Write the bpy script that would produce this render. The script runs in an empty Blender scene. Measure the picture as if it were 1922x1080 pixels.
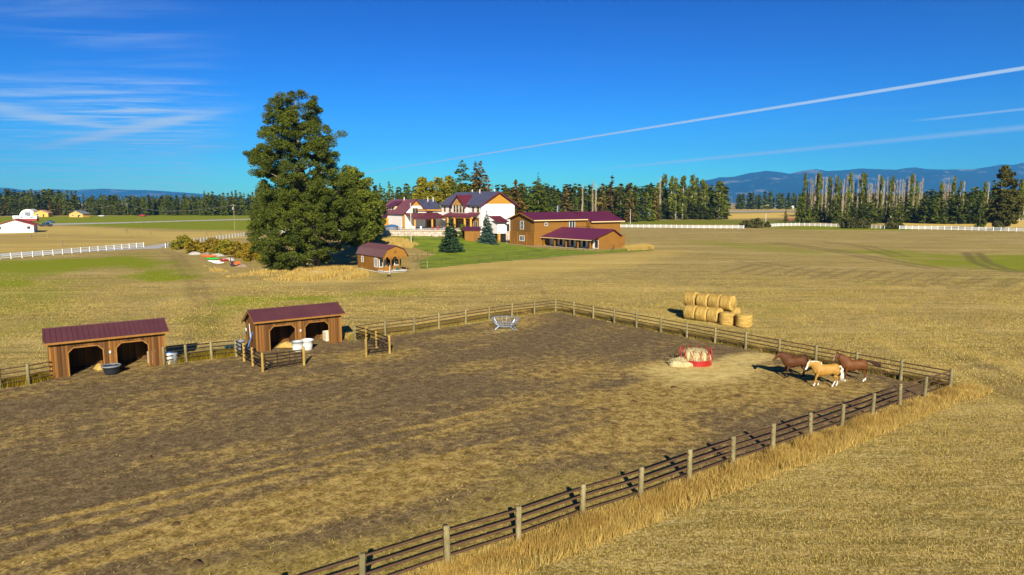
import bpy, bmesh, math, random
import numpy as np
from mathutils import Vector, Matrix, noise as mnoise

random.seed(7); np.random.seed(7)
sc = bpy.context.scene
C = sc.collection
R = math.radians

# ------------------------------------------------------------------ camera
F, CH = 1290.0, 12.0                     # focal length in photo pixels, drone height in metres
PITCH = math.atan(160 / F)
cam_d = bpy.data.cameras.new('camera'); cam = bpy.data.objects.new('camera', cam_d); C.objects.link(cam)
cam_d.sensor_width = 36; cam_d.lens = 36 * F / 1922
cam_d.clip_start = 0.5; cam_d.clip_end = 80000
cam.location = (0, 0, CH); cam.rotation_euler = (math.pi / 2 - PITCH, 0, 0)
sc.camera = cam

# ------------------------------------------------------------------ light
SUN_EL, SUN_AZ = R(25.5), R(6.5)         # sun behind the camera, a little to the right
sun_dir = Vector((math.sin(SUN_AZ) * math.cos(SUN_EL), -math.cos(SUN_AZ) * math.cos(SUN_EL), math.sin(SUN_EL)))
sd = bpy.data.lights.new('sun', 'SUN'); sd.energy = 5.0; sd.angle = R(0.5); sd.color = (1.0, 0.935, 0.79)
so = bpy.data.objects.new('sun', sd); C.objects.link(so)
so.rotation_euler = (-sun_dir).to_track_quat('-Z', 'Y').to_euler()
so.location = (0, -50, 60)
sc.view_settings.view_transform = 'Standard'; sc.view_settings.look = 'None'
sc.view_settings.gamma = 1; sc.view_settings.exposure = 1.08
sc.view_settings.use_curve_mapping = False

def ray(px, py):
    x = (px - 961) / F; v = -(py - 540) / F
    return Vector((x, math.cos(PITCH) + v * math.sin(PITCH), -math.sin(PITCH) + v * math.cos(PITCH)))

# ---- sky: Nishita, thin cirrus and contrails laid on a plane high above the ground
W = bpy.data.worlds.new('World'); sc.world = W; W.use_nodes = True
nt = W.node_tree; N = nt.nodes; L = nt.links
for n in list(N): N.remove(n)
def wn(t, **k):
    n = N.new(t)
    for a, b in k.items(): setattr(n, a, b)
    return n
def wm(op, a, b=None, c=None, clamp=False):
    n = wn('ShaderNodeMath', operation=op, use_clamp=clamp)
    for i, v in enumerate((a, b, c)):
        if v is None: continue
        if isinstance(v, (int, float)): n.inputs[i].default_value = v
        else: L.new(v, n.inputs[i])
    return n.outputs[0]
def wsmooth(x, lo, hi):
    n = wn('ShaderNodeMapRange', interpolation_type='SMOOTHSTEP')
    L.new(x, n.inputs[0]); n.inputs[1].default_value = lo; n.inputs[2].default_value = hi
    return n.outputs[0]
sky = wn('ShaderNodeTexSky', sky_type='NISHITA', sun_disc=False, sun_elevation=SUN_EL, sun_rotation=math.pi - SUN_AZ,
         altitude=900, air_density=1.0, dust_density=0.25, ozone_density=3.0)
hs = wn('ShaderNodeHueSaturation'); hs.inputs['Saturation'].default_value = 1.28; hs.inputs['Value'].default_value = 1.0
L.new(sky.outputs[0], hs.inputs['Color'])
vs1 = wn('ShaderNodeVectorMath', operation='SCALE'); L.new(hs.outputs[0], vs1.inputs[0]); vs1.inputs['Scale'].default_value = 1 / 6.
gam = wn('ShaderNodeGamma'); L.new(vs1.outputs[0], gam.inputs[0]); gam.inputs[1].default_value = 2.05
vs2 = wn('ShaderNodeVectorMath', operation='MULTIPLY'); L.new(gam.outputs[0], vs2.inputs[0]); vs2.inputs[1].default_value = (6 * .19, 6 * .66, 6 * .82)
tc = wn('ShaderNodeTexCoord'); sep = wn('ShaderNodeSeparateXYZ'); L.new(tc.outputs['Generated'], sep.inputs[0])
zz = wm('MAXIMUM', sep.outputs[2], 0.012)
ax = wm('DIVIDE', sep.outputs[0], zz); ay = wm('DIVIDE', sep.outputs[1], zz)
def streak(pa, pb, wid, soft, gain, fade=None):
    ra, rb = ray(*pa), ray(*pb)
    a = (ra.x / ra.z, ra.y / ra.z); b = (rb.x / rb.z, rb.y / rb.z)
    dx, dy = b[0] - a[0], b[1] - a[1]; l = math.hypot(dx, dy); nx, ny = -dy / l, dx / l
    c = -(nx * a[0] + ny * a[1])
    d = wm('ABSOLUTE', wm('ADD', wm('ADD', wm('MULTIPLY', ax, nx), wm('MULTIPLY', ay, ny)), c))
    m = wm('SUBTRACT', 1.0, wsmooth(d, wid * (1 - soft), wid))
    if fade:                                   # fade along the streak (distance from a, in plane units)
        tx, ty = dx / l, dy / l
        along = wm('ADD', wm('ADD', wm('MULTIPLY', ax, tx), wm('MULTIPLY', ay, ty)), -(tx * a[0] + ty * a[1]))
        m = wm('MULTIPLY', m, wm('SUBTRACT', 1.0, wsmooth(along, fade[0] * l, fade[1] * l)))
        if len(fade) > 2: m = wm('MULTIPLY', m, wsmooth(along, fade[2] * l, fade[3] * l))
    return wm('MULTIPLY', m, gain)
comb = wn('ShaderNodeCombineXYZ'); L.new(ax, comb.inputs[0]); L.new(ay, comb.inputs[1])
mp = wn('ShaderNodeMapping'); mp.inputs['Scale'].default_value = (0.5, 1.6, 1); mp.inputs['Rotation'].default_value = (0, 0, R(12))
L.new(comb.outputs[0], mp.inputs[0])
nz = wn('ShaderNodeTexNoise'); nz.inputs['Scale'].default_value = 1.5; nz.inputs['Detail'].default_value = 10; nz.inputs['Roughness'].default_value = 0.62
nz.inputs['Distortion'].default_value = 0.6
L.new(mp.outputs[0], nz.inputs['Vector'])
nz2 = wn('ShaderNodeTexNoise'); nz2.inputs['Scale'].default_value = 0.30; nz2.inputs['Detail'].default_value = 3
L.new(comb.outputs[0], nz2.inputs['Vector'])
wisp = wm('MULTIPLY', wsmooth(nz.outputs[0], 0.34, 0.84), wsmooth(nz2.outputs[0], 0.32, 0.64))
sideL = wm('SUBTRACT', 1.0, wsmooth(wm('DIVIDE', sep.outputs[0], wm('MAXIMUM', sep.outputs[1], 0.05)), -0.50, -0.36))
lowf = wm('SUBTRACT', 1.0, wsmooth(sep.outputs[2], 0.10, 0.30))
cir = wm('MULTIPLY', wm('MULTIPLY', wisp, wm('ADD', wm('MULTIPLY', sideL, 1.25), 0.05)), lowf)
tot = wm('ADD', cir, streak((1922, 128), (1030, 270), 0.105, 0.5, 0.9, (1.0, 5.5)))
tot = wm('ADD', tot, streak((1922, 240), (1230, 308), 0.60, 1.0, 0.48, (0.75, 1.6)))
tot = wm('ADD', tot, streak((1922, 205), (1750, 224), 0.18, 0.9, 0.5, (0.7, 1.4)))
tot = wm('ADD', tot, streak((0, 205), (150, 232), 0.60, 0.98, 0.60, (0.6, 1.6)))
tot = wm('ADD', tot, streak((130, 268), (390, 212), 0.36, 0.98, 0.60, (0.7, 1.25, -0.6, 0.2)))
tot = wm('MINIMUM', tot, 0.9)
mixc = wn('ShaderNodeMix', data_type='RGBA'); L.new(tot, mixc.inputs[0]); L.new(vs2.outputs[0], mixc.inputs[6])
mixc.inputs[7].default_value = (6.0, 7.2, 8.2, 1)
bg = wn('ShaderNodeBackground'); bg.inputs['Strength'].default_value = 0.054
L.new(mixc.outputs[2], bg.inputs['Color'])
wo = wn('ShaderNodeOutputWorld'); L.new(bg.outputs[0], wo.inputs[0])

# ------------------------------------------------------------------ helpers
def sst(a, b, x):
    t = np.clip((x - a) / (b - a), 0, 1); return t * t * (3 - 2 * t)
def hgt(x, y):
    """terrain height: flat, with a low rise the house stands on"""
    m = sst(150, 206, y) * (1 - sst(262, 330, y)) * sst(-80, -52, x) * (1 - sst(-15, 1, x))
    far = 0.10 * np.sin(x * 0.021 + 1.0) * np.sin(y * 0.017) * sst(90, 160, y) * (1 - sst(600, 1500, y))
    return 2.2 * m + far
def hz(x, y): return float(hgt(np.float64(x), np.float64(y)))
def G(px, py):
    """where the ray through photo pixel px, py meets the terrain"""
    r = ray(px, py); z = 0.0
    for _ in range(14):
        t = (z - CH) / r.z; z = hz(r.x * t, r.y * t)
    t = (z - CH) / r.z
    return Vector((r.x * t, r.y * t, z))
def AT(px, py, Y):
    """point on the ray through px, py at depth Y"""
    r = ray(px, py); t = Y / r.y
    return Vector((r.x * t, Y, CH + r.z * t))
UX, UY = 0.81, 0.5864                      # the farm's grid: U recedes to the right, V comes forward to the right
U = Vector((UX, UY, 0)); V = Vector((UY, -UX, 0)); ANG = math.atan2(UY, UX)

class MB:
    def __init__(s): s.v = []; s.f = []
    def add(s, vs, fs):
        o = len(s.v); s.v += [tuple(p) for p in vs]; s.f += [tuple(i + o for i in f) for f in fs]; return s
    def box(s, c, d, rz=0.0, m=None):
        hx, hy, h_ = d[0] / 2, d[1] / 2, d[2] / 2
        pts = [Vector((sx * hx, sy * hy, sz * h_)) for sz in (-1, 1) for sx, sy in ((-1, -1), (1, -1), (1, 1), (-1, 1))]
        M = m if m is not None else Matrix.Rotation(rz, 3, 'Z')
        c = Vector(c)
        return s.add([M @ p + c for p in pts], [(3, 2, 1, 0), (4, 5, 6, 7), (0, 1, 5, 4), (1, 2, 6, 5), (2, 3, 7, 6), (3, 0, 4, 7)])
    def span(s, a, b):
        return s.box([(a[i] + b[i]) / 2 for i in range(3)], [abs(b[i] - a[i]) for i in range(3)])
    def tube(s, path, rad, n=6, cap=True):
        path = [Vector(p) for p in path]
        if not hasattr(rad, '__len__'): rad = [rad] * len(path)
        rings = []
        for i, p in enumerate(path):
            t = (path[min(i + 1, len(path) - 1)] - path[max(i - 1, 0)])
            if t.length < 1e-9: t = Vector((0, 0, 1))
            t.normalize()
            a = t.orthogonal().normalized() if abs(t.z) < 0.999 else Vector((1, 0, 0))
            up = Vector((0, 0, 1)) if abs(t.z) < 0.95 else Vector((1, 0, 0))
            a = t.cross(up).normalized(); b = a.cross(t)
            rings.append([p + (a * math.cos(2 * math.pi * k / n) + b * math.sin(2 * math.pi * k / n)) * rad[i] for k in range(n)])
        vs = [q for r_ in rings for q in r_]; fs = []
        for i in range(len(path) - 1):
            for k in range(n):
                k2 = (k + 1) % n
                fs.append((i * n + k, i * n + k2, (i + 1) * n + k2, (i + 1) * n + k))
        if cap:
            fs.append(tuple(range(n - 1, -1, -1))); fs.append(tuple((len(path) - 1) * n + k for k in range(n)))
        return s.add(vs, fs)
    def ell_loft(s, secs, n=12):
        """secs: (centre, side vector, up vector) elliptical rings"""
        vs = []; fs = []
        for c, a, b in secs:
            c, a, b = Vector(c), Vector(a), Vector(b)
            vs += [c + a * math.cos(2 * math.pi * k / n) + b * math.sin(2 * math.pi * k / n) for k in range(n)]
        for i in range(len(secs) - 1):
            for k in range(n):
                k2 = (k + 1) % n
                fs.append((i * n + k, i * n + k2, (i + 1) * n + k2, (i + 1) * n + k))
        fs.append(tuple(range(n - 1, -1, -1))); fs.append(tuple((len(secs) - 1) * n + k for k in range(n)))
        return s.add(vs, fs)
    def lathe(s, prof, n=24, c=(0, 0, 0), closed=False):
        vs = []; fs = []; c = Vector(c)
        for r_, z in prof:
            vs += [c + Vector((r_ * math.cos(2 * math.pi * k / n), r_ * math.sin(2 * math.pi * k / n), z)) for k in range(n)]
        for i in range(len(prof) - 1):
            for k in range(n):
                k2 = (k + 1) % n
                fs.append((i * n + k, i * n + k2, (i + 1) * n + k2, (i + 1) * n + k))
        if not closed:
            fs.append(tuple(range(n - 1, -1, -1))); fs.append(tuple((len(prof) - 1) * n + k for k in range(n)))
        return s.add(vs, fs)
    def poly(s, pts, thick=None):
        """flat polygon; with thick (a vector) it becomes a slab"""
        pts = [Vector(p) for p in pts]; n = len(pts)
        if thick is None: return s.add(pts, [tuple(range(n))])
        t = Vector(thick); vs = pts + [p + t for p in pts]
        fs = [tuple(range(n - 1, -1, -1)), tuple(range(n, 2 * n))] + [(i, (i + 1) % n, (i + 1) % n + n, i + n) for i in range(n)]
        return s.add(vs, fs)
    def build(s, name, mat, parent=None, smooth=False, loc=(0, 0, 0), rz=0.0):
        me = bpy.data.meshes.new(name); me.from_pydata(s.v, [], s.f)
        if mat: me.materials.append(mat)
        if smooth: me.polygons.foreach_set('use_smooth', [True] * len(me.polygons))
        me.update()
        bm = bmesh.new(); bm.from_mesh(me); bmesh.ops.recalc_face_normals(bm, faces=bm.faces); bm.to_mesh(me); bm.free()
        return place(me, name, parent, loc, rz)
def place(me, name, parent=None, loc=(0, 0, 0), rz=0.0, scale=None, rot=None):
    o = bpy.data.objects.new(name, me); C.objects.link(o)
    o.location = loc; o.rotation_euler = rot if rot is not None else (0, 0, rz)
    if scale: o.scale = scale
    if parent: o.parent = parent
    return o
def fastmesh(name, verts, faces, mat, smooth=False):
    """big triangle or quad soups from numpy arrays"""
    verts = np.asarray(verts, dtype=np.float32); faces = np.asarray(faces, dtype=np.int32); k = faces.shape[1]
    me = bpy.data.meshes.new(name); me.vertices.add(len(verts)); me.vertices.foreach_set('co', verts.ravel())
    me.loops.add(faces.size); me.loops.foreach_set('vertex_index', faces.ravel())
    me.polygons.add(len(faces)); me.polygons.foreach_set('loop_start', np.arange(0, faces.size, k, dtype=np.int32))
    me.polygons.foreach_set('loop_total', np.full(len(faces), k, dtype=np.int32))
    if smooth: me.polygons.foreach_set('use_smooth', np.ones(len(faces), dtype=bool))
    me.materials.append(mat); me.update(calc_edges=True); me.validate()
    return me
def tag(o, label=None, cat=None, group=None, kind=None):
    if label: o['label'] = label
    if cat: o['category'] = cat
    if group: o['group'] = group
    if kind: o['kind'] = kind
    return o
def thing(name, label, cat, loc=(0, 0, 0), rz=0.0, group=None):
    o = bpy.data.objects.new(name, None); C.objects.link(o); o.empty_display_size = 0.3
    o.location = loc; o.rotation_euler = (0, 0, rz)
    return tag(o, label, cat, group)
def copy_tree(o, parent=None):
    c = o.copy(); C.objects.link(c); c.parent = parent
    for ch in list(o.children): copy_tree(ch, c)
    return c

# ------------------------------------------------------------------ materials
MATS = {}
def pmat(name, c1, c2=None, scale=3.0, rough=0.85, metal=0.0, stretch=(1, 1, 1), bump=0.0, bscale=None, detail=5, lo=0.3, hi=0.7,
         rand=0.0, island=False, spec=0.25, trans=0.0, coord='Object', rot=(0, 0, 0), attr=None):
    m = bpy.data.materials.new(name); m.use_nodes = True; t = m.node_tree; n = t.nodes; l = t.links
    b = n['Principled BSDF']; b.inputs['Roughness'].default_value = rough; b.inputs['Metallic'].default_value = metal
    b.inputs['Specular IOR Level'].default_value = spec
    MATS[name] = m
    tcn = n.new('ShaderNodeTexCoord'); mpn = n.new('ShaderNodeMapping'); mpn.inputs['Scale'].default_value = stretch
    mpn.inputs['Rotation'].default_value = rot
    l.new(tcn.outputs[coord], mpn.inputs[0])
    col = None
    if c2 is not None:
        no = n.new('ShaderNodeTexNoise'); no.inputs['Scale'].default_value = scale; no.inputs['Detail'].default_value = detail
        no.inputs['Roughness'].default_value = 0.6
        l.new(mpn.outputs[0], no.inputs['Vector'])
        mr = n.new('ShaderNodeMapRange'); mr.inputs[1].default_value = lo; mr.inputs[2].default_value = hi
        l.new(no.outputs[0], mr.inputs[0]); fac = mr.outputs[0]
        if island:
            ge = n.new('ShaderNodeNewGeometry'); ad = n.new('ShaderNodeMath'); ad.operation = 'MULTIPLY_ADD'
            l.new(fac, ad.inputs[0]); ad.inputs[1].default_value = 0.45
            sc_ = n.new('ShaderNodeMath'); sc_.operation = 'MULTIPLY'; l.new(ge.outputs['Random Per Island'], sc_.inputs[0]); sc_.inputs[1].default_value = 0.55
            l.new(sc_.outputs[0], ad.inputs[2]); fac = ad.outputs[0]
        mx = n.new('ShaderNodeMix'); mx.data_type = 'RGBA'; l.new(fac, mx.inputs[0])
        mx.inputs[6].default_value = (*c1, 1); mx.inputs[7].default_value = (*c2, 1); col = mx.outputs[2]
    if rand:
        oi = n.new('ShaderNodeObjectInfo'); h = n.new('ShaderNodeHueSaturation')
        mr2 = n.new('ShaderNodeMapRange'); l.new(oi.outputs['Random'], mr2.inputs[0]); mr2.inputs[3].default_value = 1 - rand; mr2.inputs[4].default_value = 1 + rand
        l.new(mr2.outputs[0], h.inputs['Value'])
        if col: l.new(col, h.inputs['Color'])
        else: h.inputs['Color'].default_value = (*c1, 1)
        col = h.outputs[0]
    if col: l.new(col, b.inputs['Base Color'])
    else: b.inputs['Base Color'].default_value = (*c1, 1)
    if bump:
        nb = n.new('ShaderNodeTexNoise'); nb.inputs['Scale'].default_value = bscale or scale * 3; nb.inputs['Detail'].default_value = 4
        l.new(mpn.outputs[0], nb.inputs['Vector']); bp = n.new('ShaderNodeBump'); bp.inputs['Strength'].default_value = bump; bp.inputs['Distance'].default_value = 0.05
        l.new(nb.outputs[0], bp.inputs['Height']); l.new(bp.outputs[0], b.inputs['Normal'])
    if trans:
        tr = n.new('ShaderNodeBsdfTranslucent'); ms = n.new('ShaderNodeMixShader'); ms.inputs[0].default_value = trans
        if col: l.new(col, tr.inputs[0])
        else: tr.inputs[0].default_value = (*c1, 1)
        l.new(b.outputs[0], ms.inputs[1]); l.new(tr.outputs[0], ms.inputs[2])
        l.new(ms.outputs[0], n['Material Output'].inputs['Surface'])
    return m
pmat('post_wood', (.125, .098, .040), (.25, .205, .095), 6, stretch=(1, 1, .25), bump=.4, rand=.18)
pmat('post_new', (.23, .135, .024), (.34, .22, .055), 6, stretch=(1, 1, .25), rand=.12)
pmat('pipe', (.050, .024, .010), (.110, .054, .024), 9, rough=.6, spec=.4, rand=.15)
pmat('pipe_dark', (.014, .008, .005), (.030, .016, .009), 9, rough=.6)
pmat('plank', (.055, .022, .005), (.205, .085, .016), 2.2, stretch=(3, 3, .35), bump=.25, rand=.48, rough=.8)
pmat('shed_trim', (.20, .085, .014), (.28, .13, .026), 3, rand=.1)
pmat('shed_roof', (.070, .022, .028), (.090, .030, .035), .8, rough=.5, spec=.35, rand=.06)
pmat('barn_roof', (.078, .010, .030), (.096, .014, .038), .5, rough=.42, spec=.5)  # purple lean is sky reflection painted into the maroon base
pmat('house_roof', (.085, .014, .024), (.110, .020, .032), .5, rough=.42, spec=.5)
pmat('roof_sky_tint', (.045, .045, .075), (.06, .06, .095), .5, rough=.3, spec=.6)  # blue of the sky reflected in the metal, put into the base colour
pmat('barn_wall', (.185, .080, .010), (.225, .100, .014), .7, rough=.8, bump=.1)
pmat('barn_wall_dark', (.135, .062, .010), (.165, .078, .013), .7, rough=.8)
pmat('cedar', (.34, .155, .014), (.45, .225, .030), 4, rough=.7)
pmat('cedar_dark', (.215, .092, .010), (.27, .122, .016), 4, rough=.7)
pmat('log', (.46, .20, .02), (.58, .28, .045), 3, rough=.6, stretch=(1, 1, .2))
pmat('stucco', (.66, .60, .54), (.72, .66, .61), 1.2, rough=.9)
pmat('white_paint', (.62, .62, .60), (.70, .70, .68), 2, rough=.5)
pmat('trim_tan', (.55, .38, .18), (.62, .45, .24), 2)
pmat('glass', (.02, .035, .045), rough=.06, spec=.6)
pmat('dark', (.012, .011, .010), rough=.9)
pmat('stone_wall', (.30, .22, .16), (.55, .45, .36), 1.6, bump=.5, lo=.35, hi=.65)
pmat('concrete', (.42, .39, .35), (.52, .49, .45), 1.5)
pmat('gravel', (.34, .31, .28), (.44, .41, .38), .6)
pmat('steel', (.26, .32, .42), (.38, .44, .54), 4, rough=.35, metal=.6)
pmat('red_paint', (.26, .008, .006), (.34, .014, .010), 3, rough=.4, spec=.5)
pmat('black_plastic', (.018, .020, .024), rough=.45)
pmat('white_plastic', (.52, .50, .45), (.62, .60, .55), 5, rough=.45)
pmat('green_plastic', (.02, .12, .10), rough=.45)
pmat('blue_plastic', (.02, .16, .50), rough=.4)
pmat('grey_plastic', (.16, .17, .19), rough=.5)
pmat('bin', (.52, .43, .30), (.60, .52, .38), 3)
pmat('water', (.05, .07, .08), rough=.05, spec=.5)
pmat('straw', (.28, .165, .03), (.48, .32, .09), 5, stretch=(1, 1, 1), bump=.6, bscale=25, lo=.3, hi=.7)
pmat('bale', (.22, .12, .018), (.52, .345, .09), 3, stretch=(5, .5, .5), bump=.8, bscale=10, rand=.12, lo=.32, hi=.68)
pmat('pale_hay', (.30, .235, .10), (.52, .43, .22), 7, bump=.8, bscale=22)
pmat('blade_dry', (.30, .19, .035), (.64, .45, .13), 1.1, island=True, trans=.25, rough=.8)
pmat('blade_stubble', (.20, .14, .022), (.60, .44, .13), .25, island=True, trans=.2, rough=.8)
pmat('blade_rust', (.24, .130, .022), (.58, .39, .10), .9, island=True, trans=.25, rough=.8)
pmat('blade_weed', (.09, .09, .015), (.36, .24, .05), .6, island=True, trans=.2)
pmat('straw_bits', (.24, .155, .05), (.56, .40, .14), .6, island=True)
pmat('dung', (.045, .025, .010), (.12, .07, .025), 8, bump=.8, bscale=20)
pmat('bark', (.13, .085, .06), (.30, .21, .15), 3, stretch=(1, 1, .2), bump=.6, bscale=8)
pmat('grey_bark', (.32, .27, .20), (.50, .44, .34), 3, stretch=(1, 1, .2))
pmat('dead_wood', (.22, .165, .10), (.40, .32, .21), .8, island=True)
pmat('pine_leaf', (.014, .032, .002), (.125, .140, .008), .35, island=True, trans=.15)
pmat('leaf_green', (.040, .065, .004), (.19, .20, .014), .35, island=True, trans=.25)
pmat('leaf_yellow', (.11, .105, .004), (.32, .265, .010), .3, island=True, trans=.3)
pmat('leaf_gold', (.13, .10, .006), (.38, .25, .012), .6, island=True, trans=.3)
pmat('leaf_fir', (.022, .032, .003), (.150, .125, .012), .3, island=True, trans=.15)
pmat('leaf_dark', (.022, .042, .002), (.130, .148, .008), .12, island=True, trans=.12, rand=.25)
pmat('leaf_forest', (.040, .066, .002), (.190, .200, .008), .12, island=True, trans=.12, rand=.3)
pmat('leaf_rust', (.03, .035, .006), (.24, .14, .02), .2, island=True, trans=.15, rand=.2)
pmat('leaf_poplar', (.045, .065, .003), (.20, .20, .012), .15, island=True, trans=.25, rand=.25)
pmat('leaf_spruce', (.010, .030, .022), (.09, .15, .105), 1.2, island=True)
pmat('leaf_spruce_green', (.008, .026, .008), (.05, .095, .03), 1.2, island=True)
pmat('leaf_bush', (.035, .035, .008), (.13, .115, .028), .5, island=True, trans=.2)
pmat('orange_paint', (.75, .10, .01), rough=.4)
pmat('green_paint', (.03, .35, .04), rough=.4)
pmat('blue_wall', (.03, .09, .20), (.04, .11, .24), 1)
pmat('tan_wall', (.60, .42, .22), (.66, .48, .27), 1)
pmat('orange_wall', (.62, .30, .06), (.70, .36, .09), 1)
pmat('grey_roof', (.12, .14, .15), (.16, .18, .19), 1)
pmat('teal_roof', (.20, .32, .40), (.26, .40, .50), 1, rough=.4)
pmat('rose_roof', (.42, .20, .14), (.5, .26, .18), 1)
pmat('red_roof', (.26, .03, .03), (.32, .05, .04), 1)
pmat('car_dark', (.03, .03, .035), rough=.3)
pmat('car_blue', (.04, .12, .3), rough=.3)
pmat('wire', (.22, .20, .17), rough=.6)
pmat('rock', (.28, .25, .22), (.42, .38, .33), 2, bump=.6)

# ------------------------------------------------------------------ ground
def inpoly(x, y, P):
    ins = np.zeros(x.shape, bool); n = len(P)
    for i in range(n):
        x1, y1 = P[i]; x2, y2 = P[(i + 1) % n]
        c = ((y1 > y) != (y2 > y)) & (x < (x2 - x1) * (y - y1) / (y2 - y1 + 1e-12) + x1); ins ^= c
    return ins
def polysd(x, y, P):
    d = np.full(x.shape, 1e9); n = len(P)
    for i in range(n):
        x1, y1 = P[i]; x2, y2 = P[(i + 1) % n]; dx, dy = x2 - x1, y2 - y1
        t = np.clip(((x - x1) * dx + (y - y1) * dy) / (dx * dx + dy * dy + 1e-12), 0, 1)
        d = np.minimum(d, np.hypot(x - x1 - t * dx, y - y1 - t * dy))
    return np.where(inpoly(x, y, P), d, -d)
def segd(x, y, P):
    d = np.full(x.shape, 1e9)
    for (x1, y1), (x2, y2) in zip(P[:-1], P[1:]):
        dx, dy = x2 - x1, y2 - y1
        t = np.clip(((x - x1) * dx + (y - y1) * dy) / (dx * dx + dy * dy + 1e-12), 0, 1)
        d = np.minimum(d, np.hypot(x - x1 - t * dx, y - y1 - t * dy))
    return d
_tab = np.random.RandomState(3).rand(256, 256)
def vnoise(x, y):
    xi = np.floor(x).astype(int); yi = np.floor(y).astype(int); fx = x - xi; fy = y - yi
    fx = fx * fx * (3 - 2 * fx); fy = fy * fy * (3 - 2 * fy)
    g = lambda a, b: _tab[a % 256, b % 256]
    return (g(xi, yi) * (1 - fx) + g(xi + 1, yi) * fx) * (1 - fy) + (g(xi, yi + 1) * (1 - fx) + g(xi + 1, yi + 1) * fx) * fy
def fbm(x, y, o=4):
    s = 0; a = .5; t = 0
    for i in range(o):
        s = s + a * vnoise(x * 2 ** i + 17.3 * i, y * 2 ** i + 9.1 * i); t += a; a *= .55
    return s / t
def pxpoly(*p): return [tuple(G(*q)[:2]) for q in p]

def axis(parts):
    out = []
    for a, b, st in parts: out += list(np.arange(a, b, st))
    return np.array(sorted(set(np.round(out, 3))))
geo = lambda a, b, k: list(np.geomspace(a, b, k))
xs = np.array(sorted([-v for v in geo(420, 32000, 36)] + list(np.arange(-400, -125, 5.0)) + list(np.arange(-125, 190, 0.85)) + list(np.arange(190, 400, 5.0)) + geo(420, 32000, 36)))
ys = np.array(sorted([-2000, -600, -200, -80, -30] + list(np.arange(-10, 16, 4.0)) + list(np.arange(16, 180, 0.75)) + list(np.arange(180, 400, 2.0)) + list(np.arange(400, 900, 8.0)) + geo(910, 32000, 40)))
XX, YY = np.meshgrid(xs, ys)
ZZ = hgt(XX, YY)
nx_, ny_ = len(xs), len(ys)
idx = np.arange(nx_ * ny_).reshape(ny_, nx_)
gf = np.stack([idx[:-1, :-1], idx[:-1, 1:], idx[1:, 1:], idx[1:, :-1]], -1).reshape(-1, 4)
wob = (fbm(XX * .09, YY * .09) - .5)
def region(poly, soft, wobble=6.0):
    P = pxpoly(*poly); return sst(-soft, soft, polysd(XX, YY, P) + wob * wobble)
green = np.zeros_like(XX); dark = np.zeros_like(XX); pale = np.zeros_like(XX)
# field by the left white fence: green, fading to hay towards the sheds
gmot = .6 + .6 * sst(.38, .62, fbm(XX * .06 + 9, YY * .11))
green = np.maximum(green, .85 * gmot * region([(-400, 520), (-60, 492), (150, 484), (268, 474), (330, 496), (350, 520), (300, 530), (200, 503), (100, 520), (0, 545), (-300, 640)], 7, 14))
green = np.maximum(green, .42 * region([(-300, 560), (0, 520), (230, 520), (250, 560), (120, 590), (0, 640), (-300, 700)], 10, 26))
green = np.maximum(green, .5 * gmot * region([(350, 590), (400, 552), (560, 548), (800, 540), (830, 552), (640, 566), (430, 590)], 3, 9))
green = np.maximum(green, .40 * region([(330, 640), (320, 600), (450, 575), (450, 640)], 2, 6))
# right-hand hollow
green = np.maximum(green, .5 * gmot * region([(1540, 470), (1700, 470), (1922, 478), (2300, 490), (2300, 522), (1922, 508), (1740, 496)], 9, 26))
green = np.maximum(green, .38 * region([(1290, 448), (1500, 462), (1640, 486), (1500, 478), (1300, 462)], 6, 18))
green = np.maximum(green, .22 * sst(.52, .72, fbm(XX * .045 + 3, YY * .045)) * sst(55, 90, YY) * (1 - sst(200, 260, YY)))
green = np.maximum(green, .30 * sst(.55, .75, fbm(XX * .13, YY * .13 + 5)) * (YY < 120))
# far left: airfield-like green beyond the rough gold pasture
green = np.maximum(green, 1.0 * region([(-900, 412), (60, 407), (250, 405), (520, 403), (560, 430), (470, 432), (330, 431), (200, 426), (100, 420), (-600, 428)], 12, 25))
pale = np.maximum(pale, .5 * region([(-600, 432), (120, 424), (320, 434), (480, 436), (480, 446), (300, 456), (0, 474), (-500, 500)], 8, 18))
dark = np.maximum(dark, .35 * region([(-600, 440), (60, 436), (300, 444), (330, 452), (0, 472), (-500, 500)], 8, 18) * sst(.35, .6, fbm(XX * .03, YY * .14)))
# far right stubble fields
pale = np.maximum(pale, 1.0 * region([(1352, 402), (1520, 399), (1520, 408), (1360, 411)], 8, 8))
pale = np.maximum(pale, .8 * region([(1365, 391), (1540, 390), (1540, 394), (1365, 396)], 15, 10))
pale = np.maximum(pale, 1.0 * region([(1640, 417), (1800, 411), (2400, 409), (2400, 434), (1900, 427), (1660, 424)], 6, 8))
green = np.maximum(green, .8 * region([(1150, 414), (1360, 413), (1520, 415), (1510, 421), (1165, 422)], 4, 8))
dark = np.maximum(dark, .30 * region([(1150, 414), (1520, 412), (1510, 421), (1165, 422)], 4, 8))
green = np.maximum(green, .75 * region([(1420, 428), (1530, 425), (1700, 430), (1720, 433), (1500, 431)], 4, 5))
# yard behind the barn, rough ground under the pine
pale = np.maximum(pale, .45 * region([(520, 512), (690, 505), (700, 530), (540, 530)], 3, 5))
pale = np.maximum(pale, .4 * region([(820, 500), (1130, 478), (1260, 470), (1240, 490), (1000, 520), (700, 545)], 6, 14))
dark = np.maximum(dark, .30 * region([(700, 520), (800, 513), (960, 502), (960, 508), (780, 530), (650, 545)], 3, 8))
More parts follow.
